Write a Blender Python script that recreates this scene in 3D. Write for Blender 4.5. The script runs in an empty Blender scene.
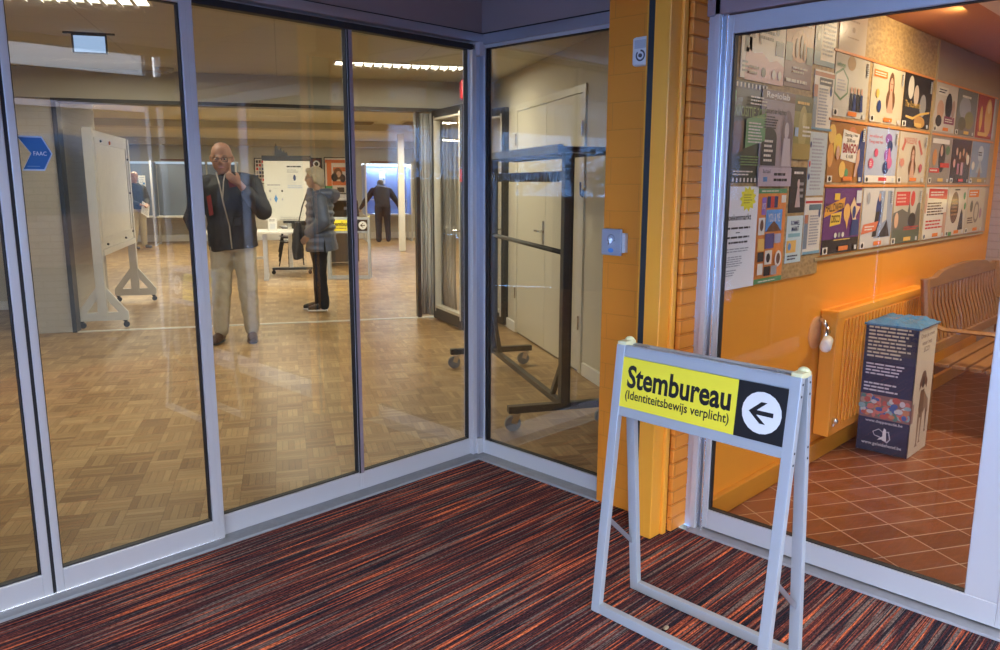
import bpy, bmesh, math, random
SKY_STRENGTH = 7.0; EXPOSURE = 0.0
from mathutils import Vector, Matrix
random.seed(7)
PI = math.pi
scene = bpy.context.scene
COL = scene.collection
R30 = math.radians(-30)
c30, s30 = math.cos(R30), math.sin(R30)

def W(a, b, z=0.0):
    """hall axes (a across, b deep) -> world"""
    return Vector((a*c30 - b*s30, a*s30 + b*c30, z))

# ------------------------------------------------------------------ materials
MATS = {}
def newmat(name):
    m = bpy.data.materials.new(name); m.use_nodes = True
    nt = m.node_tree
    for n in list(nt.nodes): nt.nodes.remove(n)
    out = nt.nodes.new('ShaderNodeOutputMaterial')
    return m, nt, out

def node(nt, t, ins=None, **kw):
    n = nt.nodes.new(t)
    for k, v in kw.items(): setattr(n, k, v)
    for k, v in (ins or {}).items():
        if isinstance(v, bpy.types.NodeSocket): nt.links.new(v, n.inputs[k])
        else: n.inputs[k].default_value = v
    return n

def math_n(nt, op, a, b=None, c=None):
    n = nt.nodes.new('ShaderNodeMath'); n.operation = op
    for i, v in enumerate((a, b, c)):
        if v is None: continue
        if isinstance(v, bpy.types.NodeSocket): nt.links.new(v, n.inputs[i])
        else: n.inputs[i].default_value = v
    return n.outputs[0]

def c4(c): return (c[0], c[1], c[2], 1.0)

def P(name, col, rough=.5, metal=0., var=.06, nscale=9., bump=.0, bscale=60., spec=.5, sheen=0., coat=0., emit=None, estr=0.):
    """plain material with slight procedural variation"""
    if name in MATS: return MATS[name]
    m, nt, out = newmat(name)
    tc = node(nt, 'ShaderNodeTexCoord')
    nz = node(nt, 'ShaderNodeTexNoise', {'Vector': tc.outputs['Object'], 'Scale': nscale, 'Detail': 4.0})
    mr = node(nt, 'ShaderNodeMapRange', {'Value': nz.outputs['Fac'], 'To Min': 1-var, 'To Max': 1+var})
    mul = node(nt, 'ShaderNodeVectorMath', {0: (col[0], col[1], col[2])}, operation='SCALE')
    nt.links.new(mr.outputs[0], mul.inputs['Scale'])
    b = node(nt, 'ShaderNodeBsdfPrincipled', {'Roughness': rough, 'Metallic': metal, 'Base Color': mul.outputs[0]})
    b.inputs['Specular IOR Level'].default_value = spec
    if sheen: b.inputs['Sheen Weight'].default_value = sheen
    if coat: b.inputs['Coat Weight'].default_value = coat
    if emit:
        b.inputs['Emission Color'].default_value = c4(emit); b.inputs['Emission Strength'].default_value = estr
    if bump:
        n2 = node(nt, 'ShaderNodeTexNoise', {'Vector': tc.outputs['Object'], 'Scale': bscale, 'Detail': 3.0})
        bp = node(nt, 'ShaderNodeBump', {'Height': n2.outputs['Fac'], 'Strength': bump, 'Distance': .01})
        nt.links.new(bp.outputs[0], b.inputs['Normal'])
    nt.links.new(b.outputs[0], out.inputs[0])
    MATS[name] = m; return m

def brick_mat(name, col, mortar, bw, bh, msize=.006, rough=.5, bump=.5, var=.05):
    if name in MATS: return MATS[name]
    m, nt, out = newmat(name)
    geo = node(nt, 'ShaderNodeNewGeometry')
    pos = node(nt, 'ShaderNodeSeparateXYZ', {0: geo.outputs['Position']})
    nor = node(nt, 'ShaderNodeSeparateXYZ', {0: geo.outputs['True Normal']})
    # horizontal run = x*ny' - y*nx'
    u = math_n(nt, 'SUBTRACT', math_n(nt, 'MULTIPLY', pos.outputs[0], nor.outputs[1]), math_n(nt, 'MULTIPLY', pos.outputs[1], nor.outputs[0]))
    cv = node(nt, 'ShaderNodeCombineXYZ', {0: u, 1: pos.outputs[2], 2: 0.0})
    nzw = node(nt, 'ShaderNodeTexNoise', {'Vector': cv.outputs[0], 'Scale': 7.0})
    wob = node(nt, 'ShaderNodeVectorMath', {0: nzw.outputs['Color'], 1: (.006, .006, 0)}, operation='MULTIPLY')
    cw = node(nt, 'ShaderNodeVectorMath', {0: cv.outputs[0], 1: wob.outputs[0]}, operation='ADD')
    br = node(nt, 'ShaderNodeTexBrick', {'Vector': cw.outputs[0], 'Color1': c4(col), 'Color2': c4([x*(1-var) for x in col]), 'Mortar': c4(mortar),
              'Scale': 1.0, 'Mortar Size': msize, 'Mortar Smooth': .4, 'Brick Width': bw, 'Row Height': bh})
    nz = node(nt, 'ShaderNodeTexNoise', {'Vector': cv.outputs[0], 'Scale': 40.0, 'Detail': 5.0})
    h = math_n(nt, 'ADD', math_n(nt, 'MULTIPLY', br.outputs['Fac'], -1.0), math_n(nt, 'MULTIPLY', nz.outputs['Fac'], .35))
    bp = node(nt, 'ShaderNodeBump', {'Height': h, 'Strength': bump, 'Distance': .004})
    b = node(nt, 'ShaderNodeBsdfPrincipled', {'Roughness': rough, 'Base Color': br.outputs['Color'], 'Normal': bp.outputs[0]})
    nt.links.new(b.outputs[0], out.inputs[0])
    MATS[name] = m; return m

def carpet_mat():
    m, nt, out = newmat('striped_carpet')
    tc = node(nt, 'ShaderNodeTexCoord')
    def nz(sx, sy, det, off=0):
        mp = node(nt, 'ShaderNodeMapping', {'Vector': tc.outputs['Object'], 'Scale': (sx, sy, 1), 'Location': (off, off*1.7, 0)})
        return node(nt, 'ShaderNodeTexNoise', {'Vector': mp.outputs[0], 'Scale': 1.0, 'Detail': det, 'Roughness': .6}).outputs['Fac']
    def ramp(fac, stops, mode='LINEAR'):
        cr = node(nt, 'ShaderNodeValToRGB', {0: fac}); cr.color_ramp.interpolation = mode
        e = cr.color_ramp.elements; e[0].position, e[0].color = stops[0][0], c4(stops[0][1]); e[1].position, e[1].color = stops[-1][0], c4(stops[-1][1])
        for p, col in stops[1:-1]: k = e.new(p); k.color = c4(col)
        return cr.outputs[0]
    a = nz(1.0, 105, 1.0); o1 = nz(1.5, 78, 1.5, 5); g1 = nz(1.3, 62, 1.0, 13); fine = nz(1.6, 230, 0.0, 31); c = nz(70, 260, 1.0, 9)
    base = ramp(a, [(.36, (.018, .017, .026)), (.47, (.032, .020, .027)), (.52, (.12, .030, .028)), (.56, (.042, .024, .030)), (.62, (.20, .05, .035)), (.70, (.06, .04, .04))])
    def lay(prev, fac, lo, hi, col):
        f = node(nt, 'ShaderNodeMapRange', {'Value': fac, 'From Min': lo, 'From Max': hi})
        mx = node(nt, 'ShaderNodeMix', {0: f.outputs[0], 6: prev}, data_type='RGBA'); mx.inputs[7].default_value = c4(col); return mx.outputs[2]
    x = lay(base, g1, .565, .60, (.17, .12, .105))
    x = lay(x, fine, .62, .66, (.030, .026, .034))
    x = lay(x, o1, .572, .61, (.33, .075, .04))
    x = lay(x, o1, .622, .665, (.66, .17, .07))
    x = lay(x, fine, .29, .25, (.36, .13, .08))
    k = node(nt, 'ShaderNodeMapRange', {'Value': c, 'From Min': .3, 'From Max': .7, 'To Min': .5, 'To Max': 2.0})
    mul = node(nt, 'ShaderNodeVectorMath', {0: x}, operation='SCALE'); nt.links.new(k.outputs[0], mul.inputs['Scale'])
    bs = node(nt, 'ShaderNodeBump', {'Height': math_n(nt, 'ADD', fine, c), 'Strength': .8, 'Distance': .006})
    b = node(nt, 'ShaderNodeBsdfPrincipled', {'Roughness': .95, 'Base Color': mul.outputs[0], 'Normal': bs.outputs[0]})
    b.inputs['Specular IOR Level'].default_value = .1
    nt.links.new(b.outputs[0], out.inputs[0])
    return m

def parquet_mat():
    m, nt, out = newmat('mosaic_parquet')
    tc = node(nt, 'ShaderNodeTexCoord')
    mp = node(nt, 'ShaderNodeMapping', {'Vector': tc.outputs['Object'], 'Scale': (1/.165, 1/.165, 1), 'Location': (.56, .3, 0), 'Rotation': (0, 0, math.radians(30))})
    sx = node(nt, 'ShaderNodeSeparateXYZ', {0: mp.outputs[0]})
    fu = math_n(nt, 'FLOOR', sx.outputs[0]); fv = math_n(nt, 'FLOOR', sx.outputs[1])
    uu = math_n(nt, 'FRACT', sx.outputs[0]); vv = math_n(nt, 'FRACT', sx.outputs[1])
    par = math_n(nt, 'FLOORED_MODULO', math_n(nt, 'ADD', fu, fv), 2.0)
    ipar = math_n(nt, 'SUBTRACT', 1.0, par)
    acr = math_n(nt, 'ADD', math_n(nt, 'MULTIPLY', uu, par), math_n(nt, 'MULTIPLY', vv, ipar))
    aln = math_n(nt, 'ADD', math_n(nt, 'MULTIPLY', vv, par), math_n(nt, 'MULTIPLY', uu, ipar))
    st = math_n(nt, 'MULTIPLY', acr, 5.0)
    si = math_n(nt, 'FLOOR', st); sf = math_n(nt, 'FRACT', st)
    cv = node(nt, 'ShaderNodeCombineXYZ', {0: fu, 1: fv, 2: si})
    wn = node(nt, 'ShaderNodeTexWhiteNoise', {'Vector': cv.outputs[0]}, noise_dimensions='3D')
    cb = node(nt, 'ShaderNodeCombineXYZ', {0: fu, 1: fv, 2: 17.0})
    wb = node(nt, 'ShaderNodeTexWhiteNoise', {'Vector': cb.outputs[0]}, noise_dimensions='3D')
    gv = node(nt, 'ShaderNodeCombineXYZ', {0: math_n(nt, 'ADD', math_n(nt, 'MULTIPLY', st, 5.0), math_n(nt, 'MULTIPLY', wn.outputs[0], 50.0)), 1: math_n(nt, 'MULTIPLY', aln, 1.2), 2: wn.outputs[0]})
    gr = node(nt, 'ShaderNodeTexNoise', {'Vector': gv.outputs[0], 'Scale': 1.5, 'Detail': 3.0})
    big = node(nt, 'ShaderNodeTexNoise', {'Vector': tc.outputs['Object'], 'Scale': .5, 'Detail': 2.0})
    f = math_n(nt, 'ADD', math_n(nt, 'MULTIPLY', wn.outputs[0], .40), math_n(nt, 'MULTIPLY', wb.outputs[0], .38))
    f = math_n(nt, 'ADD', f, math_n(nt, 'MULTIPLY', gr.outputs['Fac'], .25))
    cr = node(nt, 'ShaderNodeValToRGB', {0: f})
    e = cr.color_ramp.elements
    e[0].position = .12; e[0].color = (.25, .145, .062, 1); e[1].position = .9; e[1].color = (.56, .39, .19, 1)
    k = e.new(.5); k.color = (.40, .255, .115, 1)
    edge = math_n(nt, 'MINIMUM', math_n(nt, 'MINIMUM', math_n(nt, 'DIVIDE', sf, 5.0), math_n(nt, 'DIVIDE', math_n(nt, 'SUBTRACT', 1.0, sf), 5.0)),
                  math_n(nt, 'MINIMUM', aln, math_n(nt, 'SUBTRACT', 1.0, aln)))
    ln = node(nt, 'ShaderNodeMapRange', {'Value': edge, 'From Min': 0., 'From Max': .02, 'To Min': .62, 'To Max': 1.0})
    mul = node(nt, 'ShaderNodeVectorMath', {0: cr.outputs[0]}, operation='SCALE'); nt.links.new(ln.outputs[0], mul.inputs['Scale'])
    rg = node(nt, 'ShaderNodeMapRange', {'Value': big.outputs['Fac'], 'To Min': .28, 'To Max': .5})
    b = node(nt, 'ShaderNodeBsdfPrincipled', {'Roughness': rg.outputs[0], 'Base Color': mul.outputs[0]})
    b.inputs['Specular IOR Level'].default_value = .4
    nt.links.new(b.outputs[0], out.inputs[0])
    return m

def tile_mat(name, rotdeg, size, col1, col2, grout, rough=.3, gw=.02, streak=True):
    m, nt, out = newmat(name)
    tc = node(nt, 'ShaderNodeTexCoord')
    mp = node(nt, 'ShaderNodeMapping', {'Vector': tc.outputs['Object'], 'Rotation': (0, 0, math.radians(rotdeg))})
    sc = node(nt, 'ShaderNodeVectorMath', {0: mp.outputs[0], 1: (1/size[0], 1/size[1], 1)}, operation='MULTIPLY')
    sx = node(nt, 'ShaderNodeSeparateXYZ', {0: sc.outputs[0]})
    uu = math_n(nt, 'FRACT', sx.outputs[0]); vv = math_n(nt, 'FRACT', sx.outputs[1])
    cv = node(nt, 'ShaderNodeCombineXYZ', {0: math_n(nt, 'FLOOR', sx.outputs[0]), 1: math_n(nt, 'FLOOR', sx.outputs[1]), 2: 3.0})
    wn = node(nt, 'ShaderNodeTexWhiteNoise', {'Vector': cv.outputs[0]}, noise_dimensions='3D')
    m2 = node(nt, 'ShaderNodeMapping', {'Vector': mp.outputs[0], 'Scale': (3, 45, 1)})
    nz = node(nt, 'ShaderNodeTexNoise', {'Vector': m2.outputs[0], 'Scale': 1.0, 'Detail': 3.0})
    f = math_n(nt, 'ADD', math_n(nt, 'MULTIPLY', wn.outputs[0], .4), math_n(nt, 'MULTIPLY', nz.outputs['Fac'], .6 if streak else .1))
    mx = node(nt, 'ShaderNodeMix', {0: f}, data_type='RGBA'); mx.inputs[6].default_value = c4(col1); mx.inputs[7].default_value = c4(col2)
    ed = math_n(nt, 'MINIMUM', math_n(nt, 'MULTIPLY', math_n(nt, 'MINIMUM', uu, math_n(nt, 'SUBTRACT', 1.0, uu)), size[0]), math_n(nt, 'MULTIPLY', math_n(nt, 'MINIMUM', vv, math_n(nt, 'SUBTRACT', 1.0, vv)), size[1]))
    g = math_n(nt, 'LESS_THAN', ed, gw)
    mg = node(nt, 'ShaderNodeMix', {0: g, 6: mx.outputs[2]}, data_type='RGBA'); mg.inputs[7].default_value = c4(grout)
    bp = node(nt, 'ShaderNodeBump', {'Height': math_n(nt, 'SUBTRACT', 1.0, g), 'Strength': .3, 'Distance': .003})
    b = node(nt, 'ShaderNodeBsdfPrincipled', {'Roughness': rough, 'Base Color': mg.outputs[2], 'Normal': bp.outputs[0]})
    nt.links.new(b.outputs[0], out.inputs[0])
    return m

def glass_mat(name, tint, f0, rough=0.0):
    m, nt, out = newmat(name)
    lw = node(nt, 'ShaderNodeLayerWeight', {'Blend': .5})
    p5 = math_n(nt, 'POWER', lw.outputs['Facing'], 5.0)
    fac = math_n(nt, 'ADD', f0, math_n(nt, 'MULTIPLY', p5, 1-f0))
    tr = node(nt, 'ShaderNodeBsdfTransparent', {'Color': c4(tint)})
    gl = node(nt, 'ShaderNodeBsdfGlossy', {'Color': (1, 1, 1, 1), 'Roughness': rough})
    mx = node(nt, 'ShaderNodeMixShader', {0: fac, 1: tr.outputs[0], 2: gl.outputs[0]})
    nt.links.new(mx.outputs[0], out.inputs[0])
    MATS[name] = m; return m

def wood_mat(name, c1, c2, sc=(1, 12, 12), rough=.45):
    m, nt, out = newmat(name)
    tc = node(nt, 'ShaderNodeTexCoord')
    mp = node(nt, 'ShaderNodeMapping', {'Vector': tc.outputs['Object'], 'Scale': sc})
    nz = node(nt, 'ShaderNodeTexNoise', {'Vector': mp.outputs[0], 'Scale': 3.0, 'Detail': 5.0})
    mx = node(nt, 'ShaderNodeMix', {0: nz.outputs['Fac']}, data_type='RGBA'); mx.inputs[6].default_value = c4(c1); mx.inputs[7].default_value = c4(c2)
    b = node(nt, 'ShaderNodeBsdfPrincipled', {'Roughness': rough, 'Base Color': mx.outputs[2]})
    nt.links.new(b.outputs[0], out.inputs[0]); MATS[name] = m; return m

def cork_mat():
    m, nt, out = newmat('osb_board')
    tc = node(nt, 'ShaderNodeTexCoord')
    mp = node(nt, 'ShaderNodeMapping', {'Vector': tc.outputs['Object'], 'Scale': (28, 28, 60), 'Rotation': (0, .5, 0)})
    v = node(nt, 'ShaderNodeTexVoronoi', {'Vector': mp.outputs[0], 'Scale': 1.0})
    nz = node(nt, 'ShaderNodeTexNoise', {'Vector': tc.outputs['Object'], 'Scale': 90.0, 'Detail': 3.0})
    f = math_n(nt, 'ADD', math_n(nt, 'MULTIPLY', v.outputs['Distance'], .5), math_n(nt, 'MULTIPLY', nz.outputs['Fac'], .5))
    cr = node(nt, 'ShaderNodeValToRGB', {0: f}); e = cr.color_ramp.elements
    e[0].position = .2; e[0].color = (.26, .15, .05, 1); e[1].position = .75; e[1].color = (.55, .37, .16, 1)
    b = node(nt, 'ShaderNodeBsdfPrincipled', {'Roughness': .55, 'Base Color': cr.outputs[0]})
    nt.links.new(b.outputs[0], out.inputs[0]); MATS['osb_board'] = m; return m

def ceil_mat(name, col, tile, rot):
    m, nt, out = newmat(name)
    tc = node(nt, 'ShaderNodeTexCoord')
    mp = node(nt, 'ShaderNodeMapping', {'Vector': tc.outputs['Object'], 'Rotation': (0, 0, math.radians(rot))})
    sx = node(nt, 'ShaderNodeSeparateXYZ', {0: mp.outputs[0]})
    uu = math_n(nt, 'FRACT', math_n(nt, 'DIVIDE', sx.outputs[0], tile[0])); vv = math_n(nt, 'FRACT', math_n(nt, 'DIVIDE', sx.outputs[1], tile[1]))
    g = math_n(nt, 'MAXIMUM', math_n(nt, 'LESS_THAN', uu, .008/tile[0]), math_n(nt, 'LESS_THAN', vv, .008/tile[1]))
    nz = node(nt, 'ShaderNodeTexNoise', {'Vector': tc.outputs['Object'], 'Scale': 80.0})
    k = math_n(nt, 'SUBTRACT', math_n(nt, 'ADD', .96, math_n(nt, 'MULTIPLY', nz.outputs['Fac'], .08)), math_n(nt, 'MULTIPLY', g, .25))
    mul = node(nt, 'ShaderNodeVectorMath', {0: (col[0], col[1], col[2])}, operation='SCALE'); nt.links.new(k, mul.inputs['Scale'])
    b = node(nt, 'ShaderNodeBsdfPrincipled', {'Roughness': .9, 'Base Color': mul.outputs[0]})
    nt.links.new(b.outputs[0], out.inputs[0]); MATS[name] = m; return m

def emis(name, col, s):
    m, nt, out = newmat(name)
    e = node(nt, 'ShaderNodeEmission', {'Color': c4(col), 'Strength': s})
    nt.links.new(e.outputs[0], out.inputs[0]); MATS[name] = m; return m

_flat = {}
def ink(col, rough=.5):
    """printed paper colour"""
    key = (tuple(round(x, 3) for x in col), rough)
    if key not in _flat:
        _flat[key] = P('print_%d' % len(_flat), col, rough=rough, var=.03, nscale=30)
    return _flat[key]

ALU = P('anodised_aluminium', (.60, .60, .615), rough=.34, metal=.3, var=.04, nscale=3)
ALU_D = P('aluminium_channel', (.42, .42, .46), rough=.35, metal=.7, var=.04)
ALU_L = P('bright_aluminium', (.80, .80, .84), rough=.25, metal=.8, var=.03)
SEAL = P('black_rubber_seal', (.012, .012, .014), rough=.6)
BLACK = P('black_steel', (.016, .017, .019), rough=.4, var=.1)
GLASS = glass_mat('tinted_glass', (.955, .945, .90), .076)
GLASS_C = glass_mat('clear_glass', (.985, .98, .97), .024)
ORB = brick_mat('orange_painted_block', (.82, .27, .020), (.70, .225, .016), .30, .115, .0025, bump=.35, var=.02)
ORBS = brick_mat('orange_painted_brick', (.84, .29, .030), (.60, .19, .02), .8, .0625, .003, bump=.5)
ORW = P('orange_wall_paint', (.83, .33, .030), rough=.42, var=.03, nscale=2, bump=.08, bscale=120)
ORWOOD = P('orange_painted_wood', (.94, .40, .040), rough=.38, var=.04, nscale=4, bump=.04)
SOFFIT = P('grey_header_panel', (.27, .21, .21), rough=.45, var=.03)
CARPET = carpet_mat(); PARQ = parquet_mat()
TILE = tile_mat('terracotta_tile', 30, (.256, .1285), (.17, .055, .022), (.38, .13, .055), (.62, .44, .32), .28, .0028)
CEIL = ceil_mat('ceiling_tiles', (.55, .53, .43), (1.2, .6), 30)
CEIL2 = ceil_mat('far_ceiling_tiles', (.66, .65, .54), (1.8, 1.2), 30)
HWALL = P('hall_wall_paint', (.62, .58, .46), rough=.7, var=.03, nscale=2)
HWALL2 = P('grey_beige_wall_paint', (.50, .48, .41), rough=.7, var=.03, nscale=2)
HBRICK = brick_mat('white_painted_brick', (.66, .63, .54), (.57, .54, .46), .21, .065, .006, rough=.6, bump=.4)
SILL = P('grey_stone_threshold', (.27, .28, .29), rough=.45, var=.22, nscale=14, bump=.2)
DOORW = P('cream_door_laminate', (.66, .63, .50), rough=.4, var=.02)
WHITE = P('white_lacquer', (.80, .80, .76), rough=.4, var=.03)
CORK = cork_mat()

# ------------------------------------------------------------------ geometry
class G:
    def __init__(s): s.v = []; s.f = []; s.m = []
    def add(s, vs, fs, m=0):
        o = len(s.v); s.v += [tuple(x) for x in vs]; s.f += [tuple(i+o for i in f) for f in fs]; s.m += [m]*len(fs); return s
    def box(s, x0, y0, z0, x1, y1, z1, m=0):
        if x0 > x1: x0, x1 = x1, x0
        if y0 > y1: y0, y1 = y1, y0
        if z0 > z1: z0, z1 = z1, z0
        vs = [(x0,y0,z0),(x1,y0,z0),(x1,y1,z0),(x0,y1,z0),(x0,y0,z1),(x1,y0,z1),(x1,y1,z1),(x0,y1,z1)]
        return s.add(vs, [(0,3,2,1),(4,5,6,7),(0,1,5,4),(1,2,6,5),(2,3,7,6),(3,0,4,7)], m)
    def bar(s, p0, p1, w, h, m=0, up=(0,0,1)):
        """rectangular bar from p0 to p1, w across, h along up"""
        p0, p1 = Vector(p0), Vector(p1); d = (p1-p0).normalized(); up = Vector(up)
        r = d.cross(up)
        if r.length < 1e-4: r = d.cross(Vector((0,1,0)))
        r.normalize(); u = r.cross(d).normalized()
        vs = []
        for p in (p0, p1):
            for a, b in ((-1,-1),(1,-1),(1,1),(-1,1)): vs.append(p + r*a*w/2 + u*b*h/2)
        return s.add(vs, [(3,2,1,0),(4,5,6,7),(0,1,5,4),(1,2,6,5),(2,3,7,6),(3,0,4,7)], m)
    def cyl(s, p0, p1, r0, r1=None, n=16, m=0):
        if r1 is None: r1 = r0
        p0, p1 = Vector(p0), Vector(p1); d = (p1-p0).normalized()
        r = d.cross(Vector((0,0,1)))
        if r.length < 1e-4: r = Vector((1,0,0))
        r.normalize(); u = r.cross(d)
        vs = [p0 + (r*math.cos(2*PI*k/n)+u*math.sin(2*PI*k/n))*r0 for k in range(n)] + [p1 + (r*math.cos(2*PI*k/n)+u*math.sin(2*PI*k/n))*r1 for k in range(n)]
        fs = [(k, (k+1) % n, n+(k+1) % n, n+k) for k in range(n)] + [tuple(range(n))[::-1], tuple(range(n, 2*n))]
        return s.add(vs, fs, m)
    def tube(s, pts, r, n=8, m=0, ry=None, ref=(0,0,1)):
        """swept ellipse; r scalar or list; ry second radius list"""
        pts = [Vector(p) for p in pts]; N = len(pts)
        rs = r if isinstance(r, (list, tuple)) else [r]*N
        ry = rs if ry is None else (ry if isinstance(ry, (list, tuple)) else [ry]*N)
        vs = []
        for i, p in enumerate(pts):
            d = (pts[min(i+1, N-1)] - pts[max(i-1, 0)]).normalized()
            rr = Vector(ref); rr = (rr - d*rr.dot(d))
            if rr.length < 1e-3: rr = Vector((0,1,0)) - d*d.y
            rr.normalize(); uu = d.cross(rr)
            for k in range(n):
                a = 2*PI*k/n; vs.append(p + uu*math.cos(a)*rs[i] + rr*math.sin(a)*ry[i])
        fs = []
        for i in range(N-1):
            for k in range(n): fs.append((i*n+k, i*n+(k+1) % n, (i+1)*n+(k+1) % n, (i+1)*n+k))
        fs += [tuple(range(n))[::-1], tuple((N-1)*n+k for k in range(n))]
        return s.add(vs, fs, m)
    def sph(s, c, r, nu=14, nv=9, m=0):
        rx, ry, rz = r if isinstance(r, (list, tuple)) else (r, r, r)
        vs = [(c[0], c[1], c[2]-rz)]
        for j in range(1, nv):
            t = PI*j/nv
            for k in range(nu):
                a = 2*PI*k/nu; vs.append((c[0]+rx*math.sin(t)*math.cos(a), c[1]+ry*math.sin(t)*math.sin(a), c[2]-rz*math.cos(t)))
        vs.append((c[0], c[1], c[2]+rz)); fs = []
        for k in range(nu): fs.append((0, 1+(k+1) % nu, 1+k))
        for j in range(nv-2):
            for k in range(nu): fs.append((1+j*nu+k, 1+j*nu+(k+1) % nu, 1+(j+1)*nu+(k+1) % nu, 1+(j+1)*nu+k))
        L = len(vs)-1; b = 1+(nv-2)*nu
        for k in range(nu): fs.append((b+k, b+(k+1) % nu, L))
        return s.add(vs, fs, m)
    def prism(s, poly, z0, z1, m=0):
        n = len(poly)
        vs = [(x, y, z0) for x, y in poly] + [(x, y, z1) for x, y in poly]
        fs = [tuple(range(n))[::-1], tuple(range(n, 2*n))] + [(k, (k+1) % n, n+(k+1) % n, n+k) for k in range(n)]
        return s.add(vs, fs, m)
    def prism_y(s, poly, y0, y1, m=0):
        n = len(poly)
        vs = [(x, y0, z) for x, z in poly] + [(x, y1, z) for x, z in poly]
        fs = [tuple(range(n)), tuple(range(n, 2*n))[::-1]] + [(k, n+k, n+(k+1) % n, (k+1) % n) for k in range(n)]
        return s.add(vs, fs, m)
    def prism_x(s, poly, x0, x1, m=0):
        n = len(poly)
        vs = [(x0, y, z) for y, z in poly] + [(x1, y, z) for y, z in poly]
        fs = [tuple(range(n)), tuple(range(n, 2*n))[::-1]] + [(k, n+k, n+(k+1) % n, (k+1) % n) for k in range(n)]
        return s.add(vs, fs, m)
    def mesh(s, name, mats):
        me = bpy.data.meshes.new(name); me.from_pydata(s.v, [], s.f)
        for m in (mats if isinstance(mats, (list, tuple)) else [mats]): me.materials.append(m)
        me.polygons.foreach_set('material_index', s.m)
        bm = bmesh.new(); bm.from_mesh(me); bmesh.ops.recalc_face_normals(bm, faces=bm.faces); bm.to_mesh(me); bm.free()
        me.update(); return me
    def build(s, name, mats, parent=None, loc=None, rz=0, smooth=False, bevel=0):
        me = s.mesh(name, mats)
        return link(name, me, parent, loc, rz, smooth, bevel)

def link(name, me, parent=None, loc=None, rz=0, smooth=False, bevel=0):
    o = bpy.data.objects.new(name, me); COL.objects.link(o)
    if parent: o.parent = parent
    if loc is not None: o.location = loc
    o.rotation_euler.z = rz
    if smooth:
        me.polygons.foreach_set('use_smooth', [True]*len(me.polygons))
    if bevel:
        b = o.modifiers.new('bevel', 'BEVEL'); b.width = bevel; b.segments = 2; b.limit_method = 'ANGLE'; b.angle_limit = .6
        b.harden_normals = False
    return o

def thing(name, label, cat, loc=(0,0,0), rz=0, group=None):
    o = bpy.data.objects.new(name, None); COL.objects.link(o); o.location = loc; o.rotation_euler = (0,0,rz)
    o.empty_display_size = .1
    o['label'] = label; o['category'] = cat
    if group: o['group'] = group
    return o
def tag(o, label, cat, group=None, kind=None):
    o['label'] = label; o['category'] = cat
    if group: o['group'] = group
    if kind: o['kind'] = kind
    return o
def struct(name, g=None, mats=None, loc=None, rz=0, bevel=0):
    if g is None:
        o = bpy.data.objects.new(name, None); COL.objects.link(o)
        if loc is not None: o.location = loc
        o.rotation_euler.z = rz
    else: o = g.build(name, mats, None, loc, rz, bevel=bevel)
    o['kind'] = 'structure'; return o
def dup(root, loc, rz, label=None, group=None):
    r = root.copy(); COL.objects.link(r); r.location = loc; r.rotation_euler = (0,0,rz)
    if label: r['label'] = label
    if group: r['group'] = group
    for ch in list(root.children):
        c = ch.copy(); COL.objects.link(c); c.parent = r
        for g in list(ch.children):
            d = g.copy(); COL.objects.link(d); d.parent = c
    return r

_tc = {}
def text_data(s, bold=0.0, spacing=1.0):
    key = (s, bold, spacing)
    if key in _tc: return _tc[key]
    cu = bpy.data.curves.new('txt', 'FONT'); cu.body = s; cu.size = 1.0; cu.offset = bold; cu.resolution_u = 3; cu.space_character = spacing
    o = bpy.data.objects.new('txt', cu); COL.objects.link(o)
    dg = bpy.context.evaluated_depsgraph_get(); dg.update()
    me = o.evaluated_get(dg).to_mesh()
    vs = [tuple(v.co) for v in me.vertices]; fs = [tuple(p.vertices) for p in me.polygons]
    o.evaluated_get(dg).to_mesh_clear(); bpy.data.objects.remove(o); bpy.data.curves.remove(cu)
    xs = [v[0] for v in vs] or [0, 1]; ys = [v[1] for v in vs] or [0, 1]
    _tc[key] = (vs, fs, min(xs), max(xs), min(ys), max(ys)); return _tc[key]
def put_text(g, s, x, z, w, h, y, m, bold=0.0, align='fit', spacing=1.0, flip=False):
    """text in the xz plane at depth y facing -y; box x..x+w, z..z+h (cap height incl. descenders)"""
    vs, fs, x0, x1, y0, y1 = text_data(s, bold, spacing)
    sx = w/(x1-x0); sz = h/(y1-y0)
    g.add([(x+(v[0]-x0)*sx, y, z+(v[1]-y0)*sz) for v in vs], fs, m)

# ------------------------------------------------------------------ camera
cam_d = bpy.data.cameras.new('camera'); cam = bpy.data.objects.new('camera', cam_d); COL.objects.link(cam)
cam_d.sensor_width = 36; cam_d.sensor_fit = 'HORIZONTAL'; cam_d.lens = 780.37/1000*36; cam_d.clip_end = 300; cam_d.clip_start = .05
yaw, pitch, roll = math.radians(44.53), math.radians(-10.385), math.radians(.2166)
F = Vector((math.cos(yaw)*math.cos(pitch), math.sin(yaw)*math.cos(pitch), math.sin(pitch)))
r0 = Vector((math.sin(yaw), -math.cos(yaw), 0)); u0 = r0.cross(F)
rr = r0*math.cos(roll)+u0*math.sin(roll); uu_ = -r0*math.sin(roll)+u0*math.cos(roll)
M = Matrix(((rr.x, uu_.x, -F.x, 0), (rr.y, uu_.y, -F.y, 0), (rr.z, uu_.z, -F.z, 1.5), (0,0,0,1)))
cam.matrix_world = M; scene.camera = cam

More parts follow.
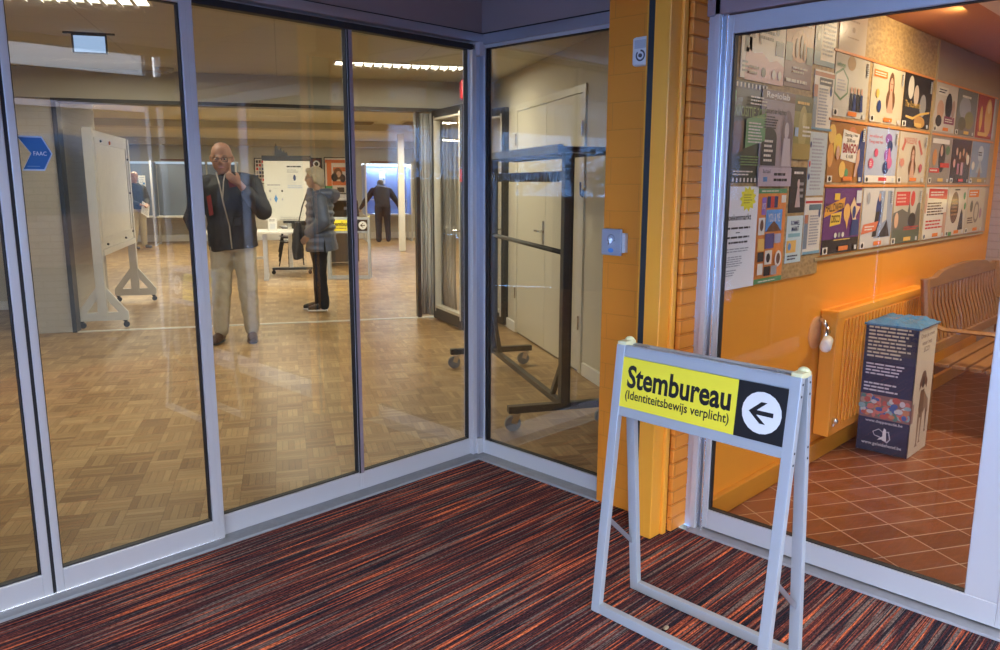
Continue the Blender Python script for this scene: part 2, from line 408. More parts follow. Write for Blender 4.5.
# ================================================================== SETTING
# ---- floors
struct('floor_carpet', G().box(-3.3, -.75, -.06, 2.86, 2.95, 0), CARPET)
hp = [(-3.3, 3.0), (2.9, 3.0), (2.9, 1.72), tuple(W(2.3, 3.24)[:2]), tuple(W(2.3, 8.6)[:2]), tuple(W(4.6, 8.6)[:2]), tuple(W(4.6, 21.4)[:2]), tuple(W(-6, 21.4)[:2]), tuple(W(-6, 5)[:2])]
struct('floor_parquet', G().prism(hp, -.07, -.004), PARQ)
struct('floor_tiles', G().box(2.93, -.75, -.07, 7.5, 1.70, -.003), TILE)
struct('floor_ground', G().box(-60, -60, -.2, 30, -.75, -.02), P('dark_asphalt', (.055, .055, .058), rough=1.0, var=.15, nscale=2, spec=0.))
# stone threshold strips under the glazing
g = G(); g.box(-3.3, 2.945, -.05, 2.93, 3.06, .012); g.box(2.83, 2.13, -.05, 2.96, 2.945, .012)
struct('trim_1', g, SILL, bevel=.003)
struct('trim_2', G().box(2.855, -.75, -.05, 2.97, 1.66, .010), P('metal_threshold', (.40, .40, .42), rough=.5, metal=.3, var=.15, nscale=20), bevel=.002)
# ---- ceilings
struct('ceiling_vestibule', G().box(-3.3, -.75, 2.56, 3.0, 3.1, 2.66), P('vestibule_ceiling', (.62, .60, .60), rough=.8))
struct('ceiling_hall', G().prism([(-3.3, 3.1), (3.0, 3.1), (3.0, 1.75), tuple(W(2.3, 3.24)[:2]), tuple(W(2.3, 8.75)[:2]), tuple(W(-6, 8.75)[:2]), tuple(W(-6, 5)[:2])], 2.55, 2.65), CEIL)
struct('ceiling_far', G().prism([tuple(W(4.6, 8.75)[:2]), tuple(W(4.6, 21.4)[:2]), tuple(W(-6, 21.4)[:2]), tuple(W(-6, 8.75)[:2])], 2.52, 2.62), CEIL2)
struct('ceiling_side_room', G().box(2.93, -.75, 2.40, 7.5, 1.70, 2.5), P('orange_ceiling_paint', (.50, .20, .07), rough=.6))
struct('trim_3', G().box(4.55, .3, 2.375, 7.5, 1.18, 2.40), P('white_ceiling_panel', (.70, .62, .50), rough=.7), bevel=.004)
# beams in the far hall
struct('trim_4', G().box(-6, 14.6, 2.40, 4.6, 15.1, 2.52), HWALL2, rz=R30, bevel=.005)
struct('trim_5', G().box(-6, 20.6, 2.36, 4.6, 21.3, 2.52), HWALL2, rz=R30, bevel=.005)
# ---- walls of the hall
def hwall(name, a0, b0, a1, b1, z0, z1, m): return struct(name, G().box(a0, b0, z0, a1, b1, z1), m, rz=R30)
hwall('wall_right', 2.24, 3.38, 2.34, 8.6, 0, 2.6, HWALL)
hwall('wall_far_right', 4.6, 8.6, 4.7, 21.4, 0, 2.6, HWALL)
hwall('wall_return', 2.24, 8.6, 4.7, 8.72, 0, 2.6, HWALL)
hwall('wall_far', -6, 21.3, 4.7, 21.4, 0, 2.6, HWALL2)
hwall('wall_far_low', -6, 21.2, 4.7, 21.3, 0, .78, HBRICK)
hwall('wall_far_left', -6.1, 4.9, -6, 21.4, 0, 2.6, HWALL)
hwall('wall_niche', -6, 10.3, -2.39, 10.4, 0, 2.6, HWALL)
hwall('baseboard_niche', -6, 10.27, -2.39, 10.30, 0, .1, WHITE)
hwall('wall_stub', -2.39, 8.56, -2.07, 10.3, 0, 2.56, brick_mat('grey_painted_brick', (.46, .43, .37), (.41, .385, .33), .21, .065, .005, rough=.6, bump=.3))
hwall('wall_header', -6, 8.52, 2.24, 8.72, 2.27, 2.56, HWALL2)
pth = Vector((-3.25, 3.1, 0)); q = W(-6, 5)
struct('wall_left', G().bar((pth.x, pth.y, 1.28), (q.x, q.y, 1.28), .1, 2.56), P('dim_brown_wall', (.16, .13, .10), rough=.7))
hwall('trim_6', -2.07, 8.50, 2.24, 8.72, 2.235, 2.27, BLACK)      # track of the folding wall
hwall('trim_7', -2.075, 8.53, -2.035, 8.70, 0, 2.235, BLACK)      # left jamb
hwall('trim_8', -2.05, 8.54, 2.24, 8.60, -.004, .004, P('pale_floor_track', (.75, .73, .66), rough=.4))
hwall('trim_9', 1.42, 8.56, 1.46, 8.70, 0, 2.235, BLACK)
hwall('baseboard_right', 2.22, 3.4, 2.24, 5.62, 0, .1, WHITE)
hwall('baseboard_right_2', 2.22, 7.48, 2.24, 8.5, 0, .1, WHITE)
hwall('baseboard_far', -6, 21.12, 4.6, 21.2, 0, .16, WHITE)
hwall('pillar_post', 2.44, 17.05, 2.57, 17.18, 0, 2.5, WHITE)

# ---- painted orange column and jambs
struct('wall_column', G().box(2.82, 1.835, .012, 3.02, 2.13, 2.56), ORB, bevel=.006)
g = G()
g.box(2.86, 1.72, 0, 3.0, 1.835, 2.56)
random.seed(3)
z = .004
while z < 2.5:                                                    # real courses on the return beside the door
    d = random.uniform(0, .003)
    g.box(2.792-d, 1.700-d, z, 2.935, 1.722, z+.0605); z += .0625
struct('wall_pier', g, ORBS, bevel=.004)
g = G(); g.box(2.672, 1.725, 0, 2.745, 1.80, 2.56); g.box(2.745, 1.712, 0, 2.775, 1.80, 2.56); g.box(2.775, 1.728, 0, 2.80, 1.80, 2.56)
struct('trim_10', g, ORWOOD, bevel=.004)
g = G(); g.box(2.70, 1.80, 0, 2.82, 1.835, 2.56, 0); g.box(2.682, 1.803, 0, 2.70, 1.832, 2.56, 0); g.box(2.684, 1.836, .02, 2.692, 1.842, 2.5, 1)
struct('trim_11', g, [P('dark_blue_slot', (.02, .025, .03), rough=.5), ORWOOD])
struct('trim_12', G().box(2.62, 1.84, 2.24, 2.82, 2.01, 2.56), ORWOOD, bevel=.004)

# ---- headers (grey panels above the glazing)
g = G(); g.box(-3.3, 2.99, 2.24, 2.90, 3.08, 2.56, 0); g.box(-3.3, 2.975, 2.195, 2.905, 3.08, 2.235, 1); g.box(-3.3, 2.985, 2.235, 2.90, 3.08, 2.242, 2)
g.box(-3.3, 3.00, 2.158, 2.86, 3.02, 2.185, 2)
struct('wall_header_left', g, [SOFFIT, ALU_D, SEAL], bevel=.002)
g = G(); g.box(2.90, 2.13, 2.24, 2.98, 3.08, 2.56, 0); g.box(2.895, 2.13, 2.185, 2.98, 3.08, 2.235, 1); g.box(2.898, 2.13, 2.235, 2.98, 3.0, 2.242, 2)
struct('wall_header_corner', g, [SOFFIT, ALU_D, SEAL], bevel=.002)
g = G(); g.box(2.90, -.75, 2.24, 3.0, 1.74, 2.56, 0); g.box(2.86, -.75, 2.205, 2.99, 1.735, 2.24, 1)
g.box(2.885, -.75, 2.145, 2.99, 1.70, 2.205, 1)
struct('wall_header_right', g, [SOFFIT, P('mauve_header', (.36, .27, .27), rough=.4, metal=.2)], bevel=.003)

# ---- corner post
g = G(); g.box(2.843, 3.0, .012, 2.872, 3.07, 2.2, 0); g.box(2.872, 3.01, .012, 2.905, 3.07, 2.2, 1); g.box(2.905, 2.985, .012, 2.955, 3.07, 2.2, 1)
g.box(2.905, 2.972, .012, 2.955, 2.990, 2.2, 0); g.box(2.868, 2.985, .012, 2.91, 3.01, .10, 0); g.box(2.868, 2.975, 2.13, 2.915, 3.01, 2.2, 0)
struct('trim_13', g, [ALU, ALU_D], bevel=.003)
struct('trim_14', G().cyl((2.86, 2.965, 2.55), (2.86, 2.965, 2.56), .06, n=24), WHITE)

# ---- glazing
def pane(parent, x0, x1, y, z0, z1, axis='x', mat=None, th=.008):
    g = G()
    if axis == 'x': g.box(x0, y-th/2, z0, x1, y+th/2, z1)
    else: g.box(y-th/2, x0, z0, y+th/2, x1, z1)
    return g.build('glass', mat or GLASS, parent)
def leaf(name, a0, a1, c, z0, z1, st, rail, top, axis='x', gm=None, depth=.045, seal=True, sl=None, sr=None):
    """framed leaf: a0..a1 along, c = centre plane"""
    o = struct(name); g = G(); s = G(); d = depth/2; sl = st if sl is None else sl; sr = st if sr is None else sr
    def B(gg, p0, p1, q0, q1, dd, m=0):
        if axis == 'x': gg.box(p0, c-dd, q0, p1, c+dd, q1, m)
        else: gg.box(c-dd, p0, q0, c+dd, p1, q1, m)
    B(g, a0, a0+sl, z0, z1, d); B(g, a1-sr, a1, z0, z1, d)
    B(g, a0+sl, a1-sr, z0, z0+rail, d); B(g, a0+sl, a1-sr, z1-top, z1, d)
    g.build('frame', ALU, o, bevel=.0025)
    if seal:
        e = .004
        B(s, a0+sl, a0+sl+e, z0+rail, z1-top, d*.6); B(s, a1-sr-e, a1-sr, z0+rail, z1-top, d*.6)
        B(s, a0+sl, a1-sr, z0+rail, z0+rail+e, d*.6); B(s, a0+sl, a1-sr, z1-top-e, z1-top, d*.6)
        s.build('gasket', SEAL, o)
    pane(o, a0+sl, a1-sr, c, z0+rail, z1-top, axis, gm)
    return o
# sliding leaves (in front), fixed panes behind
leaf('door_1', -.60, .730, 3.018, .016, 2.20, .030, .085, .05)
leaf('door_2', .742, 1.368, 3.018, .016, 2.20, .026, .085, .05)
g = G(); g.box(.730, 3.00, .02, .742, 3.03, 2.2); struct('trim_15', g, SEAL)
leaf('window_1', 1.372, 2.108, 3.045, .012, 2.20, .020, .088, .035, sr=.006)
leaf('window_2', 2.108, 2.842, 3.045, .012, 2.20, .020, .088, .035, sl=.012, sr=.004)
leaf('window_3', -3.3, -.60, 3.045, .012, 2.20, .03, .088, .035)
g = G(); g.box(2.098, 3.016, .10, 2.104, 3.022, 2.17, 0); g.box(2.104, 3.012, .10, 2.121, 3.022, 2.17, 1)
struct('trim_20', g, [SEAL, P('mauve_mullion', (.40, .33, .38), rough=.35, metal=.5)], bevel=.001)
struct('trim_16', G().box(1.366, 2.997, .012, 1.392, 3.03, 2.2), ALU, bevel=.003)
leaf('window_4', 2.10, 2.974, 2.93, .012, 2.19, .002, .075, .02, axis='y')
g = G(); g.box(-1.2, 2.99, .012, 1.37, 3.00, .02, 0); struct('trim_17', g, ALU_L, bevel=.001)

# right sliding door with channel post
g = G()
g.box(2.905, 1.665, .0, 2.985, 1.735, 2.205, 0); g.box(2.885, 1.640, .0, 2.985, 1.665, 2.205, 0)
g.box(2.895, 1.634, .0, 2.93, 1.640, 2.145, 1); g.box(2.915, 1.618, .0, 2.96, 1.634, 2.145, 2); g.box(2.895, 1.610, .0, 2.93, 1.618, 2.145, 1)
struct('trim_18', g, [ALU, ALU_L, ALU_D], bevel=.002)
leaf('door_3', .478, 1.612, 2.925, .02, 2.14, .022, .085, .07, axis='y', gm=GLASS_C)
leaf('door_4', -.72, .465, 2.955, .02, 2.14, .035, .085, .07, axis='y', gm=GLASS_C)
g = G(); g.box(2.905, .478, .02, 2.948, .60, 2.14)
struct('trim_19', g, ALU, bevel=.004)

# ---- side room walls
struct('wall_orange', G().box(2.99, 1.66, 0, 7.5, 1.75, 2.45), ORW)
struct('baseboard_orange', G().box(2.99, 1.630, 0, 7.4, 1.66, .10), P('orange_baseboard', (.62, .27, .025), rough=.4), bevel=.004)
struct('wall_side_end', G().box(7.4, -.75, 0, 7.5, 1.75, 2.45), brick_mat('grey_side_brick', (.42, .33, .28), (.34, .27, .23), .21, .065, .006))
struct('wall_side_front', G().box(2.99, -.85, 0, 7.5, -.75, 2.45), P('dark_side_wall', (.09, .085, .085), rough=.8))
# ---- facade behind the camera (entrance side) and west wall
g = G()
g.box(-3.3, -.72, 2.10, 3.0, -.60, 2.33, 0); g.box(-3.3, -.72, 2.50, 3.0, -.60, 2.66, 0)
g.box(2.78, -.72, 0, 3.0, -.60, 2.66, 0)
for x in (-3.25, -1.6, .1, 1.6, 2.7): g.box(x-.03, -.70, 0 if x in (-3.25, 2.7) else 2.1, x+.03, -.62, 2.6, 0)
struct('wall_facade', g, P('facade_frame', (.45, .44, .45), rough=.5, metal=.3), bevel=.003)
g = G(); g.box(-3.2, -.665, 2.335, 2.7, -.655, 2.495)
struct('window_5', g, glass_mat('frosted_transom', (.50, .52, .55), .04))
struct('wall_west', G().box(-3.4, 1.2, 0, -3.3, 3.1, 2.66), P('vestibule_wall', (.55, .50, .45), rough=.7))

# ================================================================== THINGS: the sign
def sheet(name, w, h, items, parent=None, loc=None, rz=0, th=.0015, paper=(.8, .8, .76), rough=.5, step=.00035):
    """a printed sheet in the xz plane, facing -y; items in unit coordinates drawn as thin inked layers"""
    g = G(); mats = [ink(paper, rough)]; idx = {tuple(paper): 0}
    g.box(0, 0, 0, w, th, h, 0); k = 1
    def mi(c):
        c = tuple(c)
        if c not in idx: idx[c] = len(mats); mats.append(ink(c, rough))
        return idx[c]
    for it in items:
        y = -step*k; k += 1; t = it[0]
        if t == 'r':
            _, u0, v0, u1, v1, c = it; g.add([(u0*w, y, v0*h), (u1*w, y, v0*h), (u1*w, y, v1*h), (u0*w, y, v1*h)], [(0,1,2,3)], mi(c))
        elif t == 'e':
            _, cu, cv, ru, rv, c = it; n = 20
            g.add([((cu+ru*math.cos(2*PI*i/n))*w, y, (cv+rv*math.sin(2*PI*i/n))*h) for i in range(n)], [tuple(range(n))], mi(c))
        elif t == 'p':
            _, pts, c = it; g.add([(u*w, y, v*h) for u, v in pts], [tuple(range(len(pts)))], mi(c))
        elif t == 't':
            _, s, u0, v0, u1, v1, c = it[:7]; put_text(g, s, u0*w, v0*h, (u1-u0)*w, (v1-v0)*h, y, mi(c), *(it[7:]))
        elif t == 'l':                                            # lines of small print
            _, u0, v0, u1, v1, n, c = it[:7]; rnd = random.Random(n*7+int(u0*100)); m = mi(c)
            for i in range(n):
                zc = v1-(i+.5)*(v1-v0)/n; hh = (v1-v0)/n*.24; x = u0; end = u0+(u1-u0)*rnd.uniform(.72, 1)
                while x < end-.02:
                    x2 = min(end, x+(u1-u0)*rnd.uniform(.08, .24)); g.add([(x*w, y, (zc-hh)*h), (x2*w, y, (zc-hh)*h), (x2*w, y, (zc+hh)*h), (x*w, y, (zc+hh)*h)], [(0,1,2,3)], m); x = x2+(u1-u0)*.025
        elif t == 's':                                            # star burst
            _, cu, cv, ru, rv, n, c = it
            g.add([((cu+(ru if i % 2 else ru*.72)*math.cos(PI*i/n))*w, y, (cv+(rv if i % 2 else rv*.72)*math.sin(PI*i/n))*h) for i in range(2*n)], [tuple(range(2*n))], mi(c))
    return g.build(name, mats, parent, loc, rz)

YEL = (.93, .80, .05); INK = (.012, .012, .014); PAPER = (.80, .80, .77)
SIGNM = P('sign_frame_grey', (.46, .50, .54), rough=.35, metal=.25, var=.04)
CAPM = P('pale_yellow_cap', (.82, .78, .45), rough=.4)
def sign_board(parent, w, h, front):
    """text board; local x runs left to right as read, board centre at origin, faces -y"""
    wy = w*.735
    a = sheet('text_panel', wy, h, [('t', 'Stembureau', .055, .40, .955, .86, INK, .028), ('t', '(Identiteitsbewijs verplicht)', .05, .12, .955, .355, INK, .014)], parent, th=.003, paper=YEL, rough=.35)
    b_items = [('e', .53, .5, .37*h/(w-wy)*1.0, .37, PAPER)]
    k = h/(w-wy)
    def pt(x, z): return (.53+x*k, .5+z)
    b_items.append(('p', [pt(-.24, 0), pt(-.02, .19), pt(.09, .19), pt(-.09, .035), pt(.22, .035), pt(.22, -.045), pt(-.09, -.045), pt(.09, -.19), pt(-.02, -.19)], INK))
    b = sheet('arrow_panel', w-wy, h, b_items, parent, th=.003, paper=INK, rough=.35)
    b['label'] = 'black square with white disc and left arrow'; a['label'] = 'yellow panel with black lettering'
    return a, b, wy
def make_sign():
    L = .655; H = .955
    t = thing('a_frame_sign', 'grey metal folding sign reading Stembureau on the striped carpet', 'sign')
    # local: x along ridge (reader's left -> right), front foot at y=-.115, back foot at y=+.105
    T = .034
    yf, yb = -.125, .105
    for side, (y0, yt) in (('front', (yf, -.021)), ('back', (yb, .021))):
        for x in (-L/2+T/2, L/2-T/2):
            g = G(); g.bar((x, y0, .004), (x, yt, H), T, .024, up=(0, 1, 0)); g.build(side+'_leg', SIGNM, t, bevel=.002)
        g = G(); g.bar((-L/2+T, y0+.003*(1 if y0 < 0 else -1), .022), (L/2-T, y0+.003*(1 if y0 < 0 else -1), .022), .024, .036); g.build(side+'_foot_rail', SIGNM, t, bevel=.002)
        sg = -1 if side == 'front' else 1
        ang = math.atan2(abs(y0-yt), H)                            # tilt of that frame
        hold = bpy.data.objects.new(side+'_board', None); COL.objects.link(hold); hold.parent = t
        def yz(z): return y0+(yt-y0)*z/H
        zc = .828
        hold.location = (0, yz(zc), zc)
        if side == 'front': hold.rotation_euler = (-ang, 0, 0)
        else: hold.rotation_euler = (-ang, 0, PI)
        g = G(); w2 = L/2-T
        g.box(-w2, -.009, -.115, w2, .009, -.082); g.box(-w2, -.009, .090, w2, .009, .127); g.box(-w2, -.002, -.09, w2, .006, .095)
        g.box(-w2, -.009, .122, w2, .010, .129)
        g.build('panel_holder', SIGNM, hold, bevel=.0015)
        bw, bh = 2*w2-.001, .170
        a, b, wy = sign_board(hold, bw, bh, side)
        a.location = (-bw/2, -.0125, -.081); b.location = (-bw/2+wy, -.0125, -.081)
    for x in (-L/2+.018, L/2-.018):
        g = G(); g.bar((x, -.030, H+.004), (x, .030, H+.004), .036, .018); g.sph((x, .016, H+.012), (.018, .014, .012)); g.build('hinge_cap', CAPM, t, smooth=False, bevel=.004)['label'] = 'pale yellow plastic end cap'
        s = 1 if x > 0 else -1
        g = G(); g.bar((x+s*.004, -.075, .34), (x+s*.004, .078, .20), .004, .016); g.build('spreader_bar', ALU_D, t)
        for z in (.90, .935, .70, .735):
            for yy in (yf+(-.021-yf)*z/H, yb+(.021-yb)*z/H): G().cyl((x+s*.0165, yy, z), (x+s*.019, yy, z), .004, n=8).build('rivet', BLACK, t)
    for x in (-.24, .22):
        g = G(); g.box(x-.02, -.008, H-.004, x+.02, .010, H+.004); g.build('hinge', ALU_D, t, bevel=.001)
    return t
sign = make_sign()
sign.location = (2.172, 1.222, 0); sign.rotation_euler.z = math.radians(-91.5)

# ---- key switch and sensor on the orange column
t = thing('key_switch', 'grey square key switch with blue sticker on the orange column', 'switch', (2.82, 2.060, 1.243))
g = G(); g.box(-.034, -.052, -.058, -.022, .052, .058); g.build('cover_plate', P('grey_metal_plate', (.40, .42, .48), rough=.35, metal=.4), t, bevel=.002)
g = G(); g.box(-.024, -.066, -.045, 0, .030, .040); g.build('back_box', P('pale_grey_plastic', (.68, .66, .64), rough=.5), t, bevel=.002)
g = G(); g.cyl((-.034, 0, .008), (-.041, 0, .008), .012); g.box(-.052, -.003, -.012, -.041, .003, .014)
g.build('key_cylinder', ALU_L, t)
g = G(); g.cyl((-.034, -.018, .008), (-.036, -.018, .008), .003, n=8); g.cyl((-.034, .018, .008), (-.036, .018, .008), .003, n=8)
for k in range(9):
    a = math.radians(20+140*k/8); g.cyl((-.034, .019*math.cos(a), .010+.022*math.sin(a)), (-.0355, .019*math.cos(a), .010+.022*math.sin(a)), .0022, n=6)
g.build('dial_mark', BLACK, t)
g = G(); n = 20; g.add([(-.0348, .015*math.cos(2*PI*k/n), -.036+.010*math.sin(2*PI*k/n)) for k in range(n)], [tuple(range(n))]); g.build('sticker', ink((.08, .25, .60)), t)['label'] = 'blue oval sticker'
t = thing('motion_sensor', 'white rounded box with round grille high on the orange column', 'sensor', (2.82, 1.938, 2.03))
g = G(); g.box(-.035, -.045, -.058, 0, .045, .058); g.build('housing', WHITE, t, bevel=.012)
g = G(); g.box(-.038, -.024, .010, -.034, .030, .044); g.build('lens_window', ink((.55, .56, .57)), t, bevel=.002)
g = G(); n = 24
for k in range(n):
    if 3 <= k <= 5: continue
    a0, a1 = 2*PI*k/n, 2*PI*(k+1)/n
    g.add([(-.0365, r*math.cos(a), -.018+r*math.sin(a)) for a, r in ((a0, .016), (a1, .016), (a1, .023), (a0, .023))], [(0,1,2,3)])
g.cyl((-.034, 0, -.018), (-.040, 0, -.018), .008, n=16)
g.build('grille_ring', ink((.10, .10, .10)), t)
# ---- arrow sticker on the sliding leaf
def arrow(s, off): return [(-.048*s+off, .052*s), (.022*s+off, .052*s), (.048*s+off, 0), (.022*s+off, -.052*s), (-.040*s+off, -.052*s), (-.012*s+off, 0)]
g = G(); g.prism_y(arrow(1.10, 0), -.0010, 0, 0); g.prism_y(arrow(1.0, 0), -.0014, -.0010, 1)
put_text(g, 'FAAC', -.006, -.007, .040, .014, -.0016, 2, .01)
g.add([(-.028, -.0016, -.044), (.010, -.0016, -.044), (.010, -.0016, -.0415), (-.028, -.0016, -.0415)], [(0,1,2,3)], 3)
o = g.build('arrow_sticker', [ink((.42, .56, .72)), ink((.02, .14, .38)), ink((.7, .74, .8)), ink((.16, .3, .5))], None, (.820, 3.0125, 1.589))
tag(o, 'blue arrow shaped sticker with white FAAC letters on the glass', 'sticker')
# crumbs on the carpet
o = G().sph((0,0,.006), (.014, .008, .006)).build('crumb', P('tan_crumb', (.45, .36, .24)), None, (2.135, 1.30, 0)); tag(o, 'small tan pebble lying on the carpet inside the folding sign', 'pebble')

# ================================================================== SIDE ROOM
YW = 1.66
t = thing('notice_board', 'large wood chip notice board on the orange wall behind the glass', 'notice board', (0, YW, 0))
G().box(2.995, -.012, 1.13, 5.60, 0, 2.395).build('board_sheet', CORK, t)
G().box(3.0, -.012, 1.045, 4.00, 0, 1.13).build('board_sheet', CORK, t)
G().box(5.605, -.016, 1.13, 7.2, 0, 2.395).build('fabric_panel', P('grey_brown_fabric', (.40, .30, .22), rough=.85, bump=.2, bscale=300), t)['label'] = 'plain grey brown fabric covered panel'
g = G()
for x0, x1 in ((4.0, 5.58), (5.62, 7.15)):
    for z in (2.142, 1.812, 1.482): g.box(x0, -.020, z-.0015, x1, -.012, z+.010)
g.build('poster_rail', P('orange_plastic_rail', (.75, .26, .06), rough=.35), t)
g = G(); g.box(3.95, -.020, 1.108, 7.15, -.012, 1.124); g.box(5.595, -.02, 1.13, 5.62, -.012, 2.39); g.build('board_trim', P('brass_trim', (.50, .38, .20), rough=.4, metal=.3), t)

OR = (.80, .22, .04); RED = (.62, .05, .04); CREAM = (.78, .72, .60); GOLD = (.82, .50, .12); NAVY = (.03, .05, .16); DK = (.03, .028, .028); GRN = (.10, .30, .12); PURP = (.14, .04, .16); SKIN = (.62, .36, .24); GREY = (.35, .35, .36); BLU = (.10, .28, .60); BRN = (.16, .07, .03); LG = (.62, .62, .60); PINK = (.75, .42, .38)
def banner(c=OR): return [('r', .0, 0, .13, .11, CREAM), ('e', .065, .055, .035, .04, DK), ('r', .42, .03, .68, .10, c), ('r', .86, .02, .93, .09, LG)]
def vtag(): return [('r', .90, .72, .96, .95, LG), ('l', .905, .73, .955, .94, 6, DK)]
def face(u, v, s, hair, skin=SKIN):
    return [('e', u, v, .085*s, .24*s, hair), ('e', u, v-.22*s, .13*s, .20*s, hair), ('e', u, v+.02*s, .05*s, .13*s, skin), ('p', [(u-.03*s, v-.08*s), (u+.03*s, v-.08*s), (u+.09*s, v-.42*s), (u-.09*s, v-.42*s)], skin),
            ('r', u-.028*s, v+.04*s, u-.012*s, v+.055*s, DK), ('r', u+.012*s, v+.04*s, u+.028*s, v+.055*s, DK), ('e', u, v-.045*s, .015*s, .012*s, RED)]
